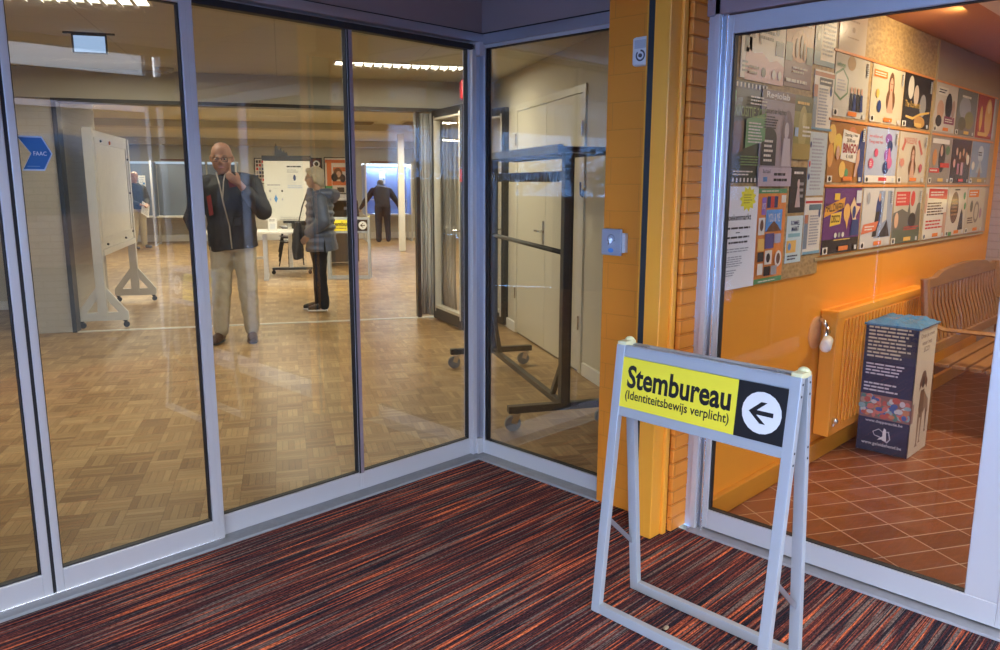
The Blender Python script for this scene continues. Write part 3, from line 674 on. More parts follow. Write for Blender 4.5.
posters = [  # x0, z0, x1, z1, label, paper, items, group
 (3.075, 1.93, 3.165, 2.14, 'small white card with grey picture at the top left of the board', CREAM, [('r', .3, .5, .75, .8, DK), ('l', .15, .1, .8, .35, 3, GREY)]),
 (3.115, 1.925, 3.47, 2.33, 'white poster with pink hill and tilted lines of text', CREAM, [('p', [(0, 0), (1, 0), (1, .20), (.8, .25), (.6, .22), (.4, .30), (.2, .27), (0, .33)], PINK), ('l', .32, .42, .72, .85, 7, DK), ('r', .06, .42, .20, .70, BRN), ('e', .78, .58, .05, .08, GREY), ('r', .74, .30, .96, .45, NAVY), ('e', .45, .10, .06, .05, DK), ('e', .72, .10, .05, .05, CREAM), ('e', .88, .10, .05, .05, CREAM), ('p', [(.20, .85), (.22, .85), (.36, .38), (.34, .38)], DK), ('r', .62, .88, 1, 1, (.75, .38, .28)), ('l', .08, .05, .34, .16, 2, BRN)]),
 (3.475, 1.93, 3.76, 2.36, 'maroon and orange poster headed with pale MATINEE letters', (.16, .04, .05), [('r', 0, .36, 1, 1, (.50, .15, .04)), ('p', [(.2, .36), (.8, .36), (.7, .27), (.3, .27)], (.50, .15, .04)), ('e', .5, .42, .32, .16, (.62, .22, .06)), ('r', .0, .26, .24, .44, (.10, .14, .12)), ('r', .76, .26, 1, .44, (.10, .14, .12)), ('t', 'BLOND', .22, .82, .78, .93, CREAM, .02), ('t', 'MATINEE', .06, .64, .94, .76, CREAM, .02), ('e', .38, .40, .05, .10, BRN), ('e', .55, .42, .05, .12, BRN), ('e', .66, .38, .04, .09, BRN), ('l', .28, .14, .86, .22, 2, CREAM), ('l', .05, .03, .95, .10, 1, CREAM)]),
 (3.775, 2.055, 4.015, 2.36, 'leaflet with dark photo strip left of cream text near the top', CREAM, [('r', 0, .0, .30, 1, DK), ('r', 0, 0, 1, .08, (.15, .25, .30)), ('r', 0, .05, .28, .2, (.12, .25, .32)), ('e', .15, .62, .08, .06, CREAM), ('e', .15, .42, .08, .06, CREAM), ('l', .38, .15, .95, .9, 12, GREY)]),
 (3.80, 1.755, 4.035, 2.035, 'leaflet with rust top bar and black heading box', CREAM, [('r', .0, .9, 1, .97, (.45, .16, .06)), ('r', .25, .76, .92, .88, DK), ('l', .3, .79, .88, .85, 1, CREAM), ('e', .85, .68, .06, .09, NAVY), ('r', 0, .0, .18, .75, (.2, .25, .28)), ('r', 0, .55, .18, .75, (.45, .16, .06)), ('l', .25, .08, .78, .72, 12, GREY), ('r', 0, 0, 1, .04, (.15, .3, .4))]),
 (3.005, 1.50, 3.325, 1.915, 'dark green film strip poster reading EXPOSITIE 2025', (.055, .060, .035), [('r', 0, .93, 1, 1, DK)]+[('r', .04+.1*k, .945, .08+.1*k, .99, CREAM) for k in range(10)]+[('r', .04+.1*k, .01, .08+.1*k, .05, CREAM) for k in range(10)]+[('p', [(.42, .35), (.97, .44), (.97, .72), (.42, .64)], (.16, .36, .14)), ('p', [(.0, .27), (.36, .32), (.36, .62), (0, .60)], BRN), ('t', 'EXPOSITIE 2025', .02, .66, .97, .76, (.28, .40, .12)), ('l', .5, .78, .97, .88, 3, CREAM), ('l', .48, .40, .92, .62, 7, CREAM), ('l', .3, .17, .9, .28, 4, (.22, .34, .12)), ('l', .12, .07, .7, .13, 2, CREAM), ('r', .02, .8, .10, .9, (.16, .4, .16))]),
 (3.275, 1.485, 3.60, 1.90, 'mauve grey concert poster with dark arch and white figure', (.38, .30, .30), [('r', 0, .9, 1, 1, BRN), ('t', 'Regiolab', .12, .90, .82, .985, CREAM, .02), ('e', .80, .52, .18, .30, (.20, .14, .15)), ('e', .78, .60, .07, .09, (.55, .48, .44)), ('p', [(.66, .22), (.95, .22), (.90, .52), (.70, .52)], (.55, .48, .46)), ('r', .04, .22, .48, .50, DK), ('e', .26, .50, .22, .12, DK), ('l', .12, .25, .42, .50, 5, CREAM), ('t', 'Concert ter Nachten', .08, .76, .72, .82, DK, .01), ('l', .08, .60, .50, .74, 5, DK), ('r', 0, 0, 1, .20, (.52, .42, .44)), ('r', .14, .05, .26, .10, BLU), ('t', 'Bachzaal', .12, .14, .34, .18, DK), ('l', .45, .04, .9, .16, 2, DK)]),
 (3.60, 1.61, 3.79, 1.90, 'narrow olive and gold nature poster', (.30, .25, .06), [('r', 0, .75, 1, 1, (.12, .11, .03)), ('e', .5, .5, .25, .35, (.45, .36, .12)), ('e', .55, .62, .10, .12, (.6, .5, .2)), ('r', 0, 0, 1, .25, (.40, .28, .06)), ('l', .5, .35, .98, .55, 3, CREAM), ('r', .05, .36, .25, .5, (.4, .55, .75)), ('l', .1, .84, .9, .93, 1, GOLD)]),
 (3.00, 1.045, 3.295, 1.485, 'white Boekenmarkt sheet with yellow star burst', (.80, .80, .79), [('s', .68, .88, .26, .13, 11, (.85, .78, .04)), ('l', .55, .83, .82, .93, 4, (.45, .40, .05)), ('t', 'Boekenmarkt', .05, .675, .80, .735, DK, .015), ('e', .08, .83, .05, .03, RED), ('l', .04, .58, .92, .62, 1, DK), ('l', .35, .545, .5, .565, 1, DK), ('l', .04, .49, .90, .53, 1, DK), ('l', .15, .44, .75, .48, 1, DK), ('l', .02, .36, .92, .41, 2, GREY), ('l', .04, .22, .7, .33, 5, GREY), ('l', .02, .13, .42, .2, 3, GREY)]),
 (3.305, 1.045, 3.585, 1.475, 'orange poster collage with green bands top and bottom', (.78, .26, .05), [('r', 0, .95, 1, 1, GRN), ('r', 0, 0, 1, .055, GRN), ('l', .1, .965, .8, .985, 1, CREAM), ('r', .13, .73, .27, .91, (.3, .15, .5)), ('t', 'SPOT', .14, .79, .26, .85, CREAM), ('r', .30, .80, .68, .92, NAVY), ('r', .42, .80, .55, .92, RED), ('r', .80, .85, .97, .93, CREAM), ('r', .28, .55, .86, .78, (.10, .32, .70)), ('p', [(.3, .55), (.84, .55), (.72, .61), (.57, .66), (.42, .61)], BRN), ('t', 'YOU & ME', .36, .65, .78, .74, CREAM), ('r', .03, .52, .25, .70, CREAM), ('e', .14, .62, .06, .06, BRN), ('r', .28, .37, .60, .53, (.10, .08, .22)), ('r', .62, .42, .85, .52, (.4, .4, .5)), ('r', .03, .35, .26, .48, GOLD), ('r', .05, .24, .26, .34, DK), ('r', .3, .2, .55, .35, CREAM), ('e', .42, .27, .07, .05, DK), ('e', .78, .25, .12, .09, CREAM), ('e', .78, .25, .07, .06, BRN), ('r', .05, .10, .24, .22, CREAM), ('r', .28, .08, .5, .18, DK), ('r', .53, .08, .74, .18, GREY), ('l', .1, .015, .8, .04, 1, CREAM)]),
 (3.615, 1.36, 3.785, 1.575, 'small black poster with a pale dressed figure', DK, [('p', [(.38, .12), (.72, .12), (.60, .55), (.48, .55)], (.55, .42, .38)), ('e', .53, .64, .08, .10, (.6, .45, .4)), ('l', .2, .82, .85, .93, 1, CREAM), ('l', .6, .3, .9, .7, 3, GREY)]),
 (3.615, 1.12, 3.785, 1.345, 'pale blue ROMMELMARKT leaflet', (.60, .72, .70), [('t', 'ROMMEL', .22, .80, .80, .90, NAVY, .02), ('t', 'MARKT', .28, .67, .75, .78, NAVY, .02), ('r', .08, .55, .85, .63, (.25, .48, .52)), ('r', .0, .22, .62, .48, GOLD), ('e', .2, .35, .1, .08, BLU), ('l', .1, .05, .8, .18, 2, DK)]),
 (3.80, 1.44, 4.00, 1.745, 'pale grey blue text leaflet at the right edge of the wood chip board', (.52, .58, .56), [('l', .15, .08, .88, .92, 15, GREY), ('e', .06, .8, .05, .05, NAVY), ('e', .06, .5, .05, .05, RED), ('e', .06, .3, .05, .05, NAVY)]),
 (3.80, 1.15, 4.00, 1.43, 'leaflet with red line and dark heading at the bottom of the board', CREAM, [('r', 0, .90, 1, .94, RED), ('r', .22, .78, .95, .88, (.12, .2, .24)), ('r', 0, .1, .22, .70, (.2, .25, .3)), ('r', 0, .55, .2, .7, (.5, .2, .1)), ('e', .85, .72, .06, .08, NAVY), ('l', .3, .15, .9, .7, 11, GREY), ('r', 0, 0, 1, .05, (.2, .4, .5))]),
 (4.05, 2.15, 4.40, 2.385, 'plain cream certificate above the poster grid', (.72, .62, .50), [('l', .3, .62, .75, .7, 1, (.5, .4, .3)), ('e', .5, .48, .06, .06, (.5, .4, .3)), ('l', .3, .28, .75, .34, 1, (.5, .4, .3))]),
 # grid row 1
 (4.03, 1.835, 4.48, 2.14, 'cream poster with green hexagon line and group of people', (.60, .56, .46), [('p', [(.02, .35), (.2, .25), (.4, .38), (.4, .62), (.22, .78), (.02, .68)], (.14, .24, .12)), ('p', [(.04, .38), (.2, .29), (.37, .40), (.37, .60), (.22, .74), (.04, .65)], (.60, .56, .46)), ('e', .45, .88, .12, .12, (.45, .32, .18)), ('t', 'inloop', .05, .76, .28, .86, GRN), ('l', .08, .4, .34, .6, 4, GREY)]+sum([[('e', .5+.1*k, .45, .03, .06, SKIN), ('p', [(.46+.1*k, .12), (.56+.1*k, .12), (.53+.1*k, .4), (.47+.1*k, .4)], NAVY if k % 2 else DK)] for k in range(4)], [])+banner()+vtag()),
 (4.53, 1.835, 5.03, 2.14, 'cream poster with long haired woman and orange heading', (.66, .56, .38), face(.60, .66, 1.1, BRN)+[('r', .04, .78, .44, .90, OR), ('l', .06, .8, .4, .88, 2, CREAM), ('e', .18, .5, .05, .08, GOLD), ('e', .25, .28, .06, .11, NAVY)]+banner()+vtag()),
 (5.05, 1.835, 5.56, 2.14, 'dark poster with two pale faces and gold letters', DK, [('e', .22, .75, .10, .22, CREAM), ('e', .42, .62, .09, .20, (.7, .55, .42)), ('e', .68, .45, .12, .22, (.35, .33, .3)), ('t', 'The Romantic', .05, .38, .6, .50, GOLD), ('p', [(.1, .22), (.35, .2), (.6, .3), (.95, .36), (.95, .32), (.6, .25), (.35, .15), (.1, .18)], GOLD), ('e', .6, .12, .2, .12, (.6, .3, .08))]+banner(GOLD)+vtag()),
 (5.63, 1.835, 6.08, 2.14, 'cream poster with dark musician and maroon banner', (.64, .56, .46), [('r', .08, .76, .55, .92, CREAM), ('l', .12, .79, .5, .89, 2, NAVY), ('e', .25, .45, .16, .20, SKIN), ('e', .62, .55, .16, .28, DK), ('r', .45, .18, .95, .34, (.25, .06, .12)), ('l', .5, .21, .9, .30, 2, CREAM), ('e', .2, .22, .14, .12, DK), ('e', .85, .5, .08, .2, (.45, .3, .25))]+banner()),
 (6.11, 1.835, 6.58, 2.14, 'grey green glossy nature poster', (.20, .20, .17), [('e', .4, .6, .3, .25, (.35, .36, .36)), ('e', .65, .35, .25, .2, (.25, .24, .10)), ('e', .3, .25, .2, .15, (.12, .13, .08)), ('l', .2, .8, .7, .9, 1, CREAM)]+banner(GOLD)),
 (6.62, 1.835, 7.10, 2.14, 'orange red poster with golden figure', (.40, .06, .04), [('e', .62, .5, .20, .45, (.75, .42, .12)), ('e', .2, .45, .08, .30, GOLD), ('e', .62, .75, .1, .15, (.85, .6, .3)), ('r', .1, .05, .6, .14, GOLD), ('r', .9, 0, 1, 1, LG)]),
 # grid row 2
 (4.02, 1.505, 4.50, 1.805, 'BINGO! poster held by a hand before yellow balls', (.40, .17, .04), [('e', .08, .8, .1, .16, GOLD), ('e', .25, .62, .12, .2, (.8, .55, .1)), ('e', .06, .45, .08, .2, (.75, .35, .08)), ('e', .62, .82, .12, .14, (.6, .2, .08)), ('e', .4, .22, .09, .14, GOLD), ('e', .52, .16, .05, .08, GRN), ('p', [(.88, 0), (1, 0), (1, .95), (.86, .9), (.78, .5)], NAVY), ('p', [(.32, .40), (.76, .34), (.82, .84), (.36, .90)], CREAM), ('t', 'Zaterdag 1 Nov', .41, .77, .76, .84, DK, .01), ('t', '20.00 uur', .47, .69, .70, .755, DK), ('t', 'BINGO!', .37, .50, .78, .67, (.35, .05, .06), .03), ('t', '€ 15,00', .47, .41, .66, .48, DK), ('e', .24, .5, .05, .12, SKIN), ('p', [(.72, .1), (.78, .1), (.86, .4), (.84, .6), (.78, .55)], SKIN)]+banner()+vtag()),
 (4.53, 1.505, 5.02, 1.805, 'pale blue poster with red words and purple ribbon figure', (.42, .46, .58), [('t', 'we willen wij', .06, .80, .48, .88, RED), ('t', 'Terug naar het', .06, .70, .50, .78, RED), ('e', .68, .82, .11, .10, (.25, .10, .35)), ('e', .73, .68, .09, .12, NAVY), ('e', .68, .52, .12, .12, (.30, .12, .4)), ('e', .74, .38, .10, .12, (.55, .12, .3)), ('e', .64, .28, .10, .12, NAVY), ('e', .72, .46, .04, .2, (.6, .15, .3)), ('s', .30, .55, .07, .09, 10, (.6, .08, .15)), ('s', .16, .35, .09, .11, 10, (.6, .08, .15)), ('l', .11, .30, .21, .40, 3, CREAM), ('r', 0, 0, 1, .13, CREAM)]+banner(RED)+vtag()),
 (5.05, 1.505, 5.56, 1.805, 'cream poster with curly haired woman under an arch of red letters', (.62, .52, .38), [('t', 'MADELEINE', .15, .78, .60, .90, (.55, .14, .10), .01), ('p', [(.08, .66), (.14, .62), (.22, .80), (.17, .84)], (.55, .14, .10)), ('p', [(.64, .84), (.70, .88), (.86, .60), (.80, .56)], (.55, .14, .10))]+face(.50, .52, 1.0, BRN)+[('s', .12, .40, .09, .10, 9, (.62, .25, .18)), ('e', .80, .30, .06, .09, (.5, .08, .08))]+banner()+vtag()),
 (5.63, 1.505, 6.08, 1.805, 'poster of guitar player with red banners', (.32, .26, .20), [('e', .55, .55, .16, .32, DK), ('e', .52, .70, .06, .12, SKIN), ('r', .02, .22, .48, .32, RED), ('r', .5, .34, .95, .44, RED), ('l', .05, .24, .44, .30, 1, CREAM), ('r', .05, .85, .85, .95, CREAM), ('e', .2, .55, .1, .18, (.6, .25, .08)), ('e', .8, .72, .1, .1, (.12, .2, .1))]+banner(GOLD)),
 (6.10, 1.505, 6.56, 1.805, 'dark brown poster with row of small faces', (.045, .03, .03), [('e', .25+.17*k, .72-.08*(k % 2), .05, .09, SKIN) for k in range(4)]+[('r', .3, .2, .42, .45, (.4, .15, .2)), ('r', .48, .18, .62, .48, (.5, .25, .25)), ('e', .84, .55, .08, .12, CREAM), ('e', .14, .45, .06, .1, (.6, .3, .25))]+banner(RED)),
 (6.59, 1.505, 7.06, 1.805, 'blue grey winter poster with white tree letters', (.24, .32, .44), [('e', .5, .72, .16, .2, (.55, .62, .68)), ('p', [(.3, .25), (.7, .25), (.5, .6)], (.40, .46, .5)), ('e', .12, .42, .08, .1, CREAM), ('p', [(.4, .12), (.6, .12), (.5, .4)], (.3, .16, .08)), ('r', 0, 0, 1, .14, (.34, .26, .12)), ('l', .35, .66, .65, .78, 2, NAVY)]+banner(GOLD)),
 # grid row 3
 (4.03, 1.135, 4.52, 1.475, 'purple HALLOWEEN DISCO poster with orange signs', PURP, [('r', 0, 0, 1, .22, DK), ('p', [(.0, .56), (.52, .70), (.54, .86), (.02, .72)], (.80, .36, .04)), ('t', 'HALLOWEEN', .03, .645, .50, .775, DK, .015), ('p', [(.16, .42), (.44, .45), (.46, .64), (.18, .61)], (.86, .55, .06)), ('t', 'DISCO', .20, .475, .42, .59, DK, .02), ('r', .24, .82, .38, .92, (.86, .55, .06)), ('e', .60, .62, .09, .14, (.82, .45, .12)), ('p', [(.55, .55), (.66, .55), (.63, .35)], (.82, .45, .12)), ('p', [(.68, .7), (.78, .86), (.86, .72), (.98, .70), (.86, .55), (.92, .4), (.78, .5)], (.80, .55, .30)), ('e', .8, .62, .05, .1, NAVY), ('r', .84, .76, .99, .96, (.6, .6, .62)), ('p', [(.72, .25), (.98, .25), (.94, .5), (.76, .5)], NAVY), ('e', .32, .28, .035, .04, CREAM), ('e', .42, .28, .035, .04, GREY), ('e', .52, .28, .035, .04, CREAM), ('l', .28, .19, .82, .22, 1, GOLD)]+banner()),
 (4.55, 1.135, 5.03, 1.475, 'white and blue theatre poster with dark cloaked figures', (.62, .58, .52), [('p', [(.42, .15), (1, .15), (1, .95), (.50, .95)], (.30, .34, .42)), ('e', .52, .60, .09, .28, NAVY), ('e', .53, .84, .035, .07, SKIN), ('p', [(.36, .18), (.5, .18), (.56, .6), (.44, .6)], DK), ('p', [(.55, .16), (.95, .16), (.82, .45), (.75, .35)], DK), ('p', [(.66, .4), (.70, .95), (.78, .95), (.80, .45)], (.58, .56, .50)), ('p', [(.0, .24), (.46, .28), (.54, .44), (.06, .40)], (.68, .18, .08)), ('l', .10, .29, .42, .38, 2, CREAM), ('e', .16, .83, .05, .10, GREY)]+banner()+vtag()),
 (5.05, 1.135, 5.56, 1.475, 'poster with red square heading and dark street crowd', (.55, .48, .36), [('r', .06, .68, .55, .93, RED), ('l', .10, .72, .50, .90, 3, (.75, .4, .3)), ('e', .66, .80, .08, .14, RED), ('p', [(.0, .55), (.3, .62), (.5, .55), (.55, .75), (.62, .5), (.7, .3), (.85, .7), (.95, .75), (1, .2), (0, .2)], (.14, .13, .10)), ('r', 0, 0, 1, .25, (.10, .12, .07)), ('e', .12, .42, .07, .14, (.7, .42, .25)), ('e', .68, .40, .14, .14, DK), ('l', .4, .22, .95, .30, 2, RED)]+banner(GOLD)+vtag()),
 (5.63, 1.135, 6.10, 1.475, 'cream text poster with red title bar', CREAM, [('p', [(.12, .80), (.98, .76), (.98, .96), (.12, .98)], RED), ('l', .2, .83, .9, .93, 2, CREAM), ('l', .10, .45, .9, .72, 5, BRN), ('l', .08, .18, .85, .38, 3, RED), ('e', .02, .7, .05, .2, SKIN), ('r', .86, 0, 1, .5, SKIN)]+banner()),
 (6.13, 1.135, 6.58, 1.475, 'cream poster with chocolate brown balloon and black bottle', (.68, .58, .44), [('e', .36, .58, .22, .33, BRN), ('l', .2, .4, .54, .78, 5, (.35, .2, .1)), ('l', .3, .92, .6, .98, 1, DK), ('p', [(.62, .1), (.9, .1), (.84, .45), (.76, .55), (.70, .42)], DK), ('e', .85, .82, .06, .08, GRN), ('e', .92, .6, .05, .08, GRN), ('r', 0, 0, .3, .08, GRN)]+banner()),
 (6.61, 1.135, 7.08, 1.475, 'beige poster with orange heading and dark oval', (.62, .52, .36), [('r', .05, .78, .62, .94, OR), ('l', .1, .81, .56, .91, 2, CREAM), ('e', .25, .58, .08, .13, (.20, .18, .14)), ('e', .55, .45, .16, .24, (.32, .26, .2)), ('e', .55, .45, .10, .17, (.62, .52, .36)), ('e', .8, .42, .07, .12, (.45, .28, .3)), ('l', .08, .2, .4, .35, 3, BRN)]+banner()),
]
random.seed(11)
for i, (x0, z0, x1, z1, lab, paper, items) in enumerate(posters):
    base = -.012 if x1 < 5.6 else -.016
    o = sheet('poster', x1-x0, z1-z0, items, None, (x0, YW+base-.0032-(.0045 if lab.startswith(('mauve', 'white Boek', 'narrow')) else 0), z0), 0, th=.003, paper=paper, rough=.22 if i > 13 else .4)
    tag(o, lab, 'poster', 'posters pinned on the notice board' if x0 < 4.03 else 'posters in the three row grid')
# end wall papers
for k, (y, z0, z1, lab, c) in enumerate(((1.42, 1.78, 2.02, 'pink and white sheet on the end wall, uppermost', (.7, .45, .42)), (1.40, 1.50, 1.74, 'pale leaflet on the end wall beside the poster grid', (.66, .66, .62)))):
    o = sheet('leaflet', .20, z1-z0, [('l', .1, .1, .9, .6, 6, GREY), ('r', .1, .7, .9, .9, OR)], None, (7.397, y+.1, z0), -PI/2, paper=c); tag(o, lab, 'leaflet')

# radiator
RX0, RX1, RY = 4.12, 5.62, 1.567
t = thing('radiator', 'orange ribbed panel radiator on the orange wall', 'radiator', (0, 0, 0))
g = G(); g.box(RX0, RY, .15, RX1, RY+.085, .83); g.build('casing', ORW, t, bevel=.006)
g = G()
x = RX0+.10
while x < RX1-.06:
    g.box(x, RY-.010, .20, x+.024, RY, .785); x += .050
g.build('front_ribs', ORW, t, bevel=.004)
g = G(); g.box(RX0+.005, RY-.004, .80, RX1, RY+.09, .836)
for k in range(44): g.box(RX0+.05+k*.03, RY+.02, .836, RX0+.06+k*.03, RY+.07, .839)
g.build('top_grille', ORWOOD, t, bevel=.002)
g = G(); g.box(RX0+.2, RY+.08, .3, RX0+.23, YW-.001, .7); g.build('wall_bracket', ORW, t); g = G(); g.box(RX1-.2, RY+.08, .3, RX1-.17, YW-.001, .7); g.build('wall_bracket', ORW, t)
g = G(); g.cyl((RX0, RY+.04, .725), (RX0-.05, RY+.035, .725), .011); g.cyl((RX0-.05, RY+.035, .76), (RX0-.05, RY+.035, .66), .013); g.cyl((RX0-.05, RY+.035, .66), (RX0-.05, RY+.035, .64), .018)
g.tube([(RX0-.05, RY+.035, .76), (RX0-.045, RY+.05, .785), (RX0-.03, RY+.07, .79), (RX0-.03, YW-.012, .79)], .011)
g.build('valve_body', P('chrome', (.7, .7, .72), rough=.18, metal=1.), t, smooth=True)
g = G(); g.cyl((RX0-.055, RY+.02, .69), (RX0-.145, RY-.005, .672), .027, .030, n=20); g.sph((RX0-.145, RY-.005, .672), (.014, .030, .030)); g.build('thermostat_knob', P('white_plastic', (.84, .83, .78), rough=.3), t, smooth=True)['label'] = 'white thermostat knob'
g = G(); g.cyl((RX0-.05, YW, .72), (RX0-.05, YW-.006, .72), .085, n=32); g.build('wall_rosette', P('pale_orange_rosette', (.80, .42, .20), rough=.4), t)
g = G(); g.cyl((RX0+.045, RY-.012, .235), (RX0+.045, RY+.02, .235), .014, n=6); g.sph((RX0+.045, RY-.014, .235), .017); g.cyl((RX0+.045, RY-.005, .235), (RX0+.045, RY-.005, .205), .008); g.build('drain_plug', MATS['chrome'], t)['label'] = 'chrome drain valve'

# charity box
t = thing('collection_box', 'tall dark blue cardboard collection box printed with a dog and heaped caps', 'box', (4.515, 1.280, 0), math.radians(0))
BW, BD, BH = .315, .275, .755
# faces: west face (facing -x) dark, south face (facing -y) cream
G().box(.003, .003, 0, BW-.003, BD-.003, BH-.02).build('carton', P('cream_card', (.62, .55, .42), rough=.55), t)
NV = (.035, .038, .075)
items = [('l', .06, .735, .93, .985, 9, (.62, .58, .40)), ('l', .06, .60, .90, .70, 4, LG), ('l', .05, .47, .72, .55, 3, LG), ('t', 'www.doppenactie.be', .14, .225, .86, .255, LG, .01), ('t', 'www.geleidehond.be', .10, .045, .88, .078, LG, .01),
         ('p', [(.30, .16), (.42, .19), (.50, .17), (.62, .18), (.66, .12), (.60, .085), (.52, .10), (.44, .12), (.34, .13)], (.5, .5, .52)), ('p', [(.32, .158), (.42, .182), (.50, .163), (.60, .172), (.635, .12), (.59, .098), (.52, .112), (.44, .13), (.35, .135)], NV), ('p', [(.50, .10), (.58, .10), (.56, .19), (.52, .20), (.50, .17)], PAPER), ('p', [(.40, .10), (.52, .11), (.52, .14), (.46, .12)], PAPER)]
rnd = random.Random(5); capc = [(.55, .12, .08), (.6, .25, .12), (.12, .25, .18), (.62, .6, .55), (.08, .14, .35), (.65, .2, .15), (.3, .45, .42), (.5, .3, .2)]
items.append(('r', 0, .265, 1, .45, (.3, .15, .12)))
for k in range(95):
    items.append(('e', rnd.uniform(.05, .95), rnd.uniform(.285, .432), rnd.uniform(.035, .075), rnd.uniform(.014, .026), rnd.choice(capc)))
o = sheet('printed_side', BD, BH-.02, items, t, (0, BD, 0), -PI/2, th=.003, paper=NV, step=.00002); o['label'] = 'dark blue side with caps picture and web addresses'
FUR = (.20, .12, .07); FUR2 = (.32, .21, .13)
items = [('t', 'Dop je mee', .14, .905, .86, .945, BRN, .01), ('t', 'voor het', .22, .855, .74, .89, BRN, .01), ('t', 'ECO?', .36, .80, .66, .84, BRN, .01),
  ('p', [(.42, .46), (.62, .48), (.86, .40), (.90, .30), (.82, .28), (.74, .34), (.62, .30), (.46, .30)], FUR2), ('p', [(.40, .50), (.60, .50), (.64, .34), (.58, .28), (.42, .28), (.36, .36)], FUR),
  ('p', [(.36, .32), (.46, .32), (.44, .08), (.48, .055), (.34, .055), (.38, .09)], FUR2), ('p', [(.52, .32), (.62, .32), (.58, .10), (.62, .075), (.50, .075), (.54, .10)], FUR2), ('p', [(.74, .34), (.86, .30), (.84, .16), (.88, .14), (.78, .14), (.80, .18)], FUR),
  ('e', .50, .585, .14, .065, FUR), ('p', [(.36, .60), (.30, .56), (.32, .50), (.40, .54)], BRN), ('p', [(.64, .60), (.72, .56), (.70, .50), (.60, .54)], BRN), ('e', .50, .555, .08, .04, (.08, .04, .03)), ('e', .45, .60, .02, .008, DK), ('e', .55, .60, .02, .008, DK), ('e', .50, .55, .03, .012, DK),
  ('r', 0, .27, .10, .42, (.4, .25, .2))]
o = sheet('printed_front', BW, BH-.02, items, t, (0, 0, 0), 0, th=.003, paper=(.72, .64, .48), step=.0001); o['label'] = 'cream side with a standing brown dog'
g = G(); rnd = random.Random(2); n = 10
vs = []; fs = []
for j in range(n+1):
    for i in range(n+1):
        e = (i in (0, n)) or (j in (0, n)); vs.append((-.012+(BW+.03)*i/n, -.012+(BD+.024)*j/n, BH-.02 if e else BH-.012+rnd.uniform(0, .024)*(1 if not (i in (1, n-1) or j in (1, n-1)) else .4)))
for j in range(n):
    for i in range(n): a = j*(n+1)+i; fs.append((a, a+1, a+n+2, a+n+1))
g.add(vs, fs); o = g.build('bag_liner', P('blue_plastic_bag', (.06, .22, .42), rough=.25, var=.3, nscale=30), t); o['label'] = 'crumpled blue plastic bag over the rim'
md = o.modifiers.new('s', 'SOLIDIFY'); md.thickness = .012; md.offset = -1

# bench
BEN = wood_mat('teak', (.20, .085, .028), (.36, .17, .06), (2, 14, 14), .42)
t = thing('garden_bench', 'brown slatted wooden bench with curved back along the orange wall', 'bench', (5.16, 0, 0))
BL = 1.72; yb, yfz = 1.47, .93
for x in (0, BL-.055):
    g = G(); g.tube([(x+.027, yb-.09, 0), (x+.027, yb-.07, .42), (x+.027, yb-.03, .66), (x+.027, yb, .93)], .03, n=8, ry=.028); g.build('back_leg', BEN, t, bevel=.003)
    g = G(); g.box(x, yfz, 0, x+.055, yfz+.055, .60); g.build('front_leg', BEN, t, bevel=.004)
    g = G(); g.tube([(x+.027, yfz-.03, .61), (x+.027, yfz+.15, .635), (x+.027, yb-.14, .63), (x+.027, yb-.04, .66)], .032, n=8, ry=.014); g.build('armrest', BEN, t)
g = G(); g.box(.055, yfz+.01, .34, BL-.055, yfz+.035, .40); g.box(.055, yb-.10, .34, BL-.055, yb-.075, .40); g.build('seat_rail', BEN, t, bevel=.002)
for k in range(5):
    g = G(); y0 = yfz-.005+k*.090; g.box(.0, y0, .405, BL, y0+.074, .427); g.build('seat_slat', BEN, t, bevel=.004)
# shaped top rail
poly = [(0.02, .865), (.02, .90), (.10, .925), (.22, .925), (.34, .955)]
for k in range(9): poly.append((.34+(BL-.68)*k/8, .955+.022*math.sin(PI*k/8)))
poly += [(BL-.22, .925), (BL-.10, .925), (BL-.02, .90), (BL-.02, .865)]
g = G(); g.prism_y(poly, yb-.015, yb+.020); g.build('top_rail', BEN, t, bevel=.004)
g = G(); g.box(.05, yb-.085, .47, BL-.05, yb-.055, .53); g.build('lower_back_rail', BEN, t, bevel=.003)
ns = 21
for k in range(ns):
    x = .085+(BL-.17)*k/(ns-1)
    g = G(); g.tube([(x, yb-.07, .52), (x+.004, yb-.048, .62), (x-.004, yb-.012, .74), (x, yb, .87)], (.0125), n=6, ry=.009); g.build('back_slat', BEN, t)
# the bench's rear rail panel behind
# small warm lamp in the side room
t = thing('wall_lamp', 'small warm lamp glowing on the end wall of the orange room', 'lamp', (7.33, 1.30, 1.36))
G().cyl((.07, 0, 0), (.03, 0, 0), .05).build('backplate', ALU_D, t); G().sph((.0, 0, 0), (.045, .055, .03)).build('glass_shade', emis('warm_lamp_glow', (1, .72, .25), 5), t, smooth=True)

# ================================================================== HALL THINGS (local x = across, y = deep)
def hthing(name, label, cat, a, b, z=0, rz=0, group=None): return thing(name, label, cat, W(a, b, z), R30+rz, group)

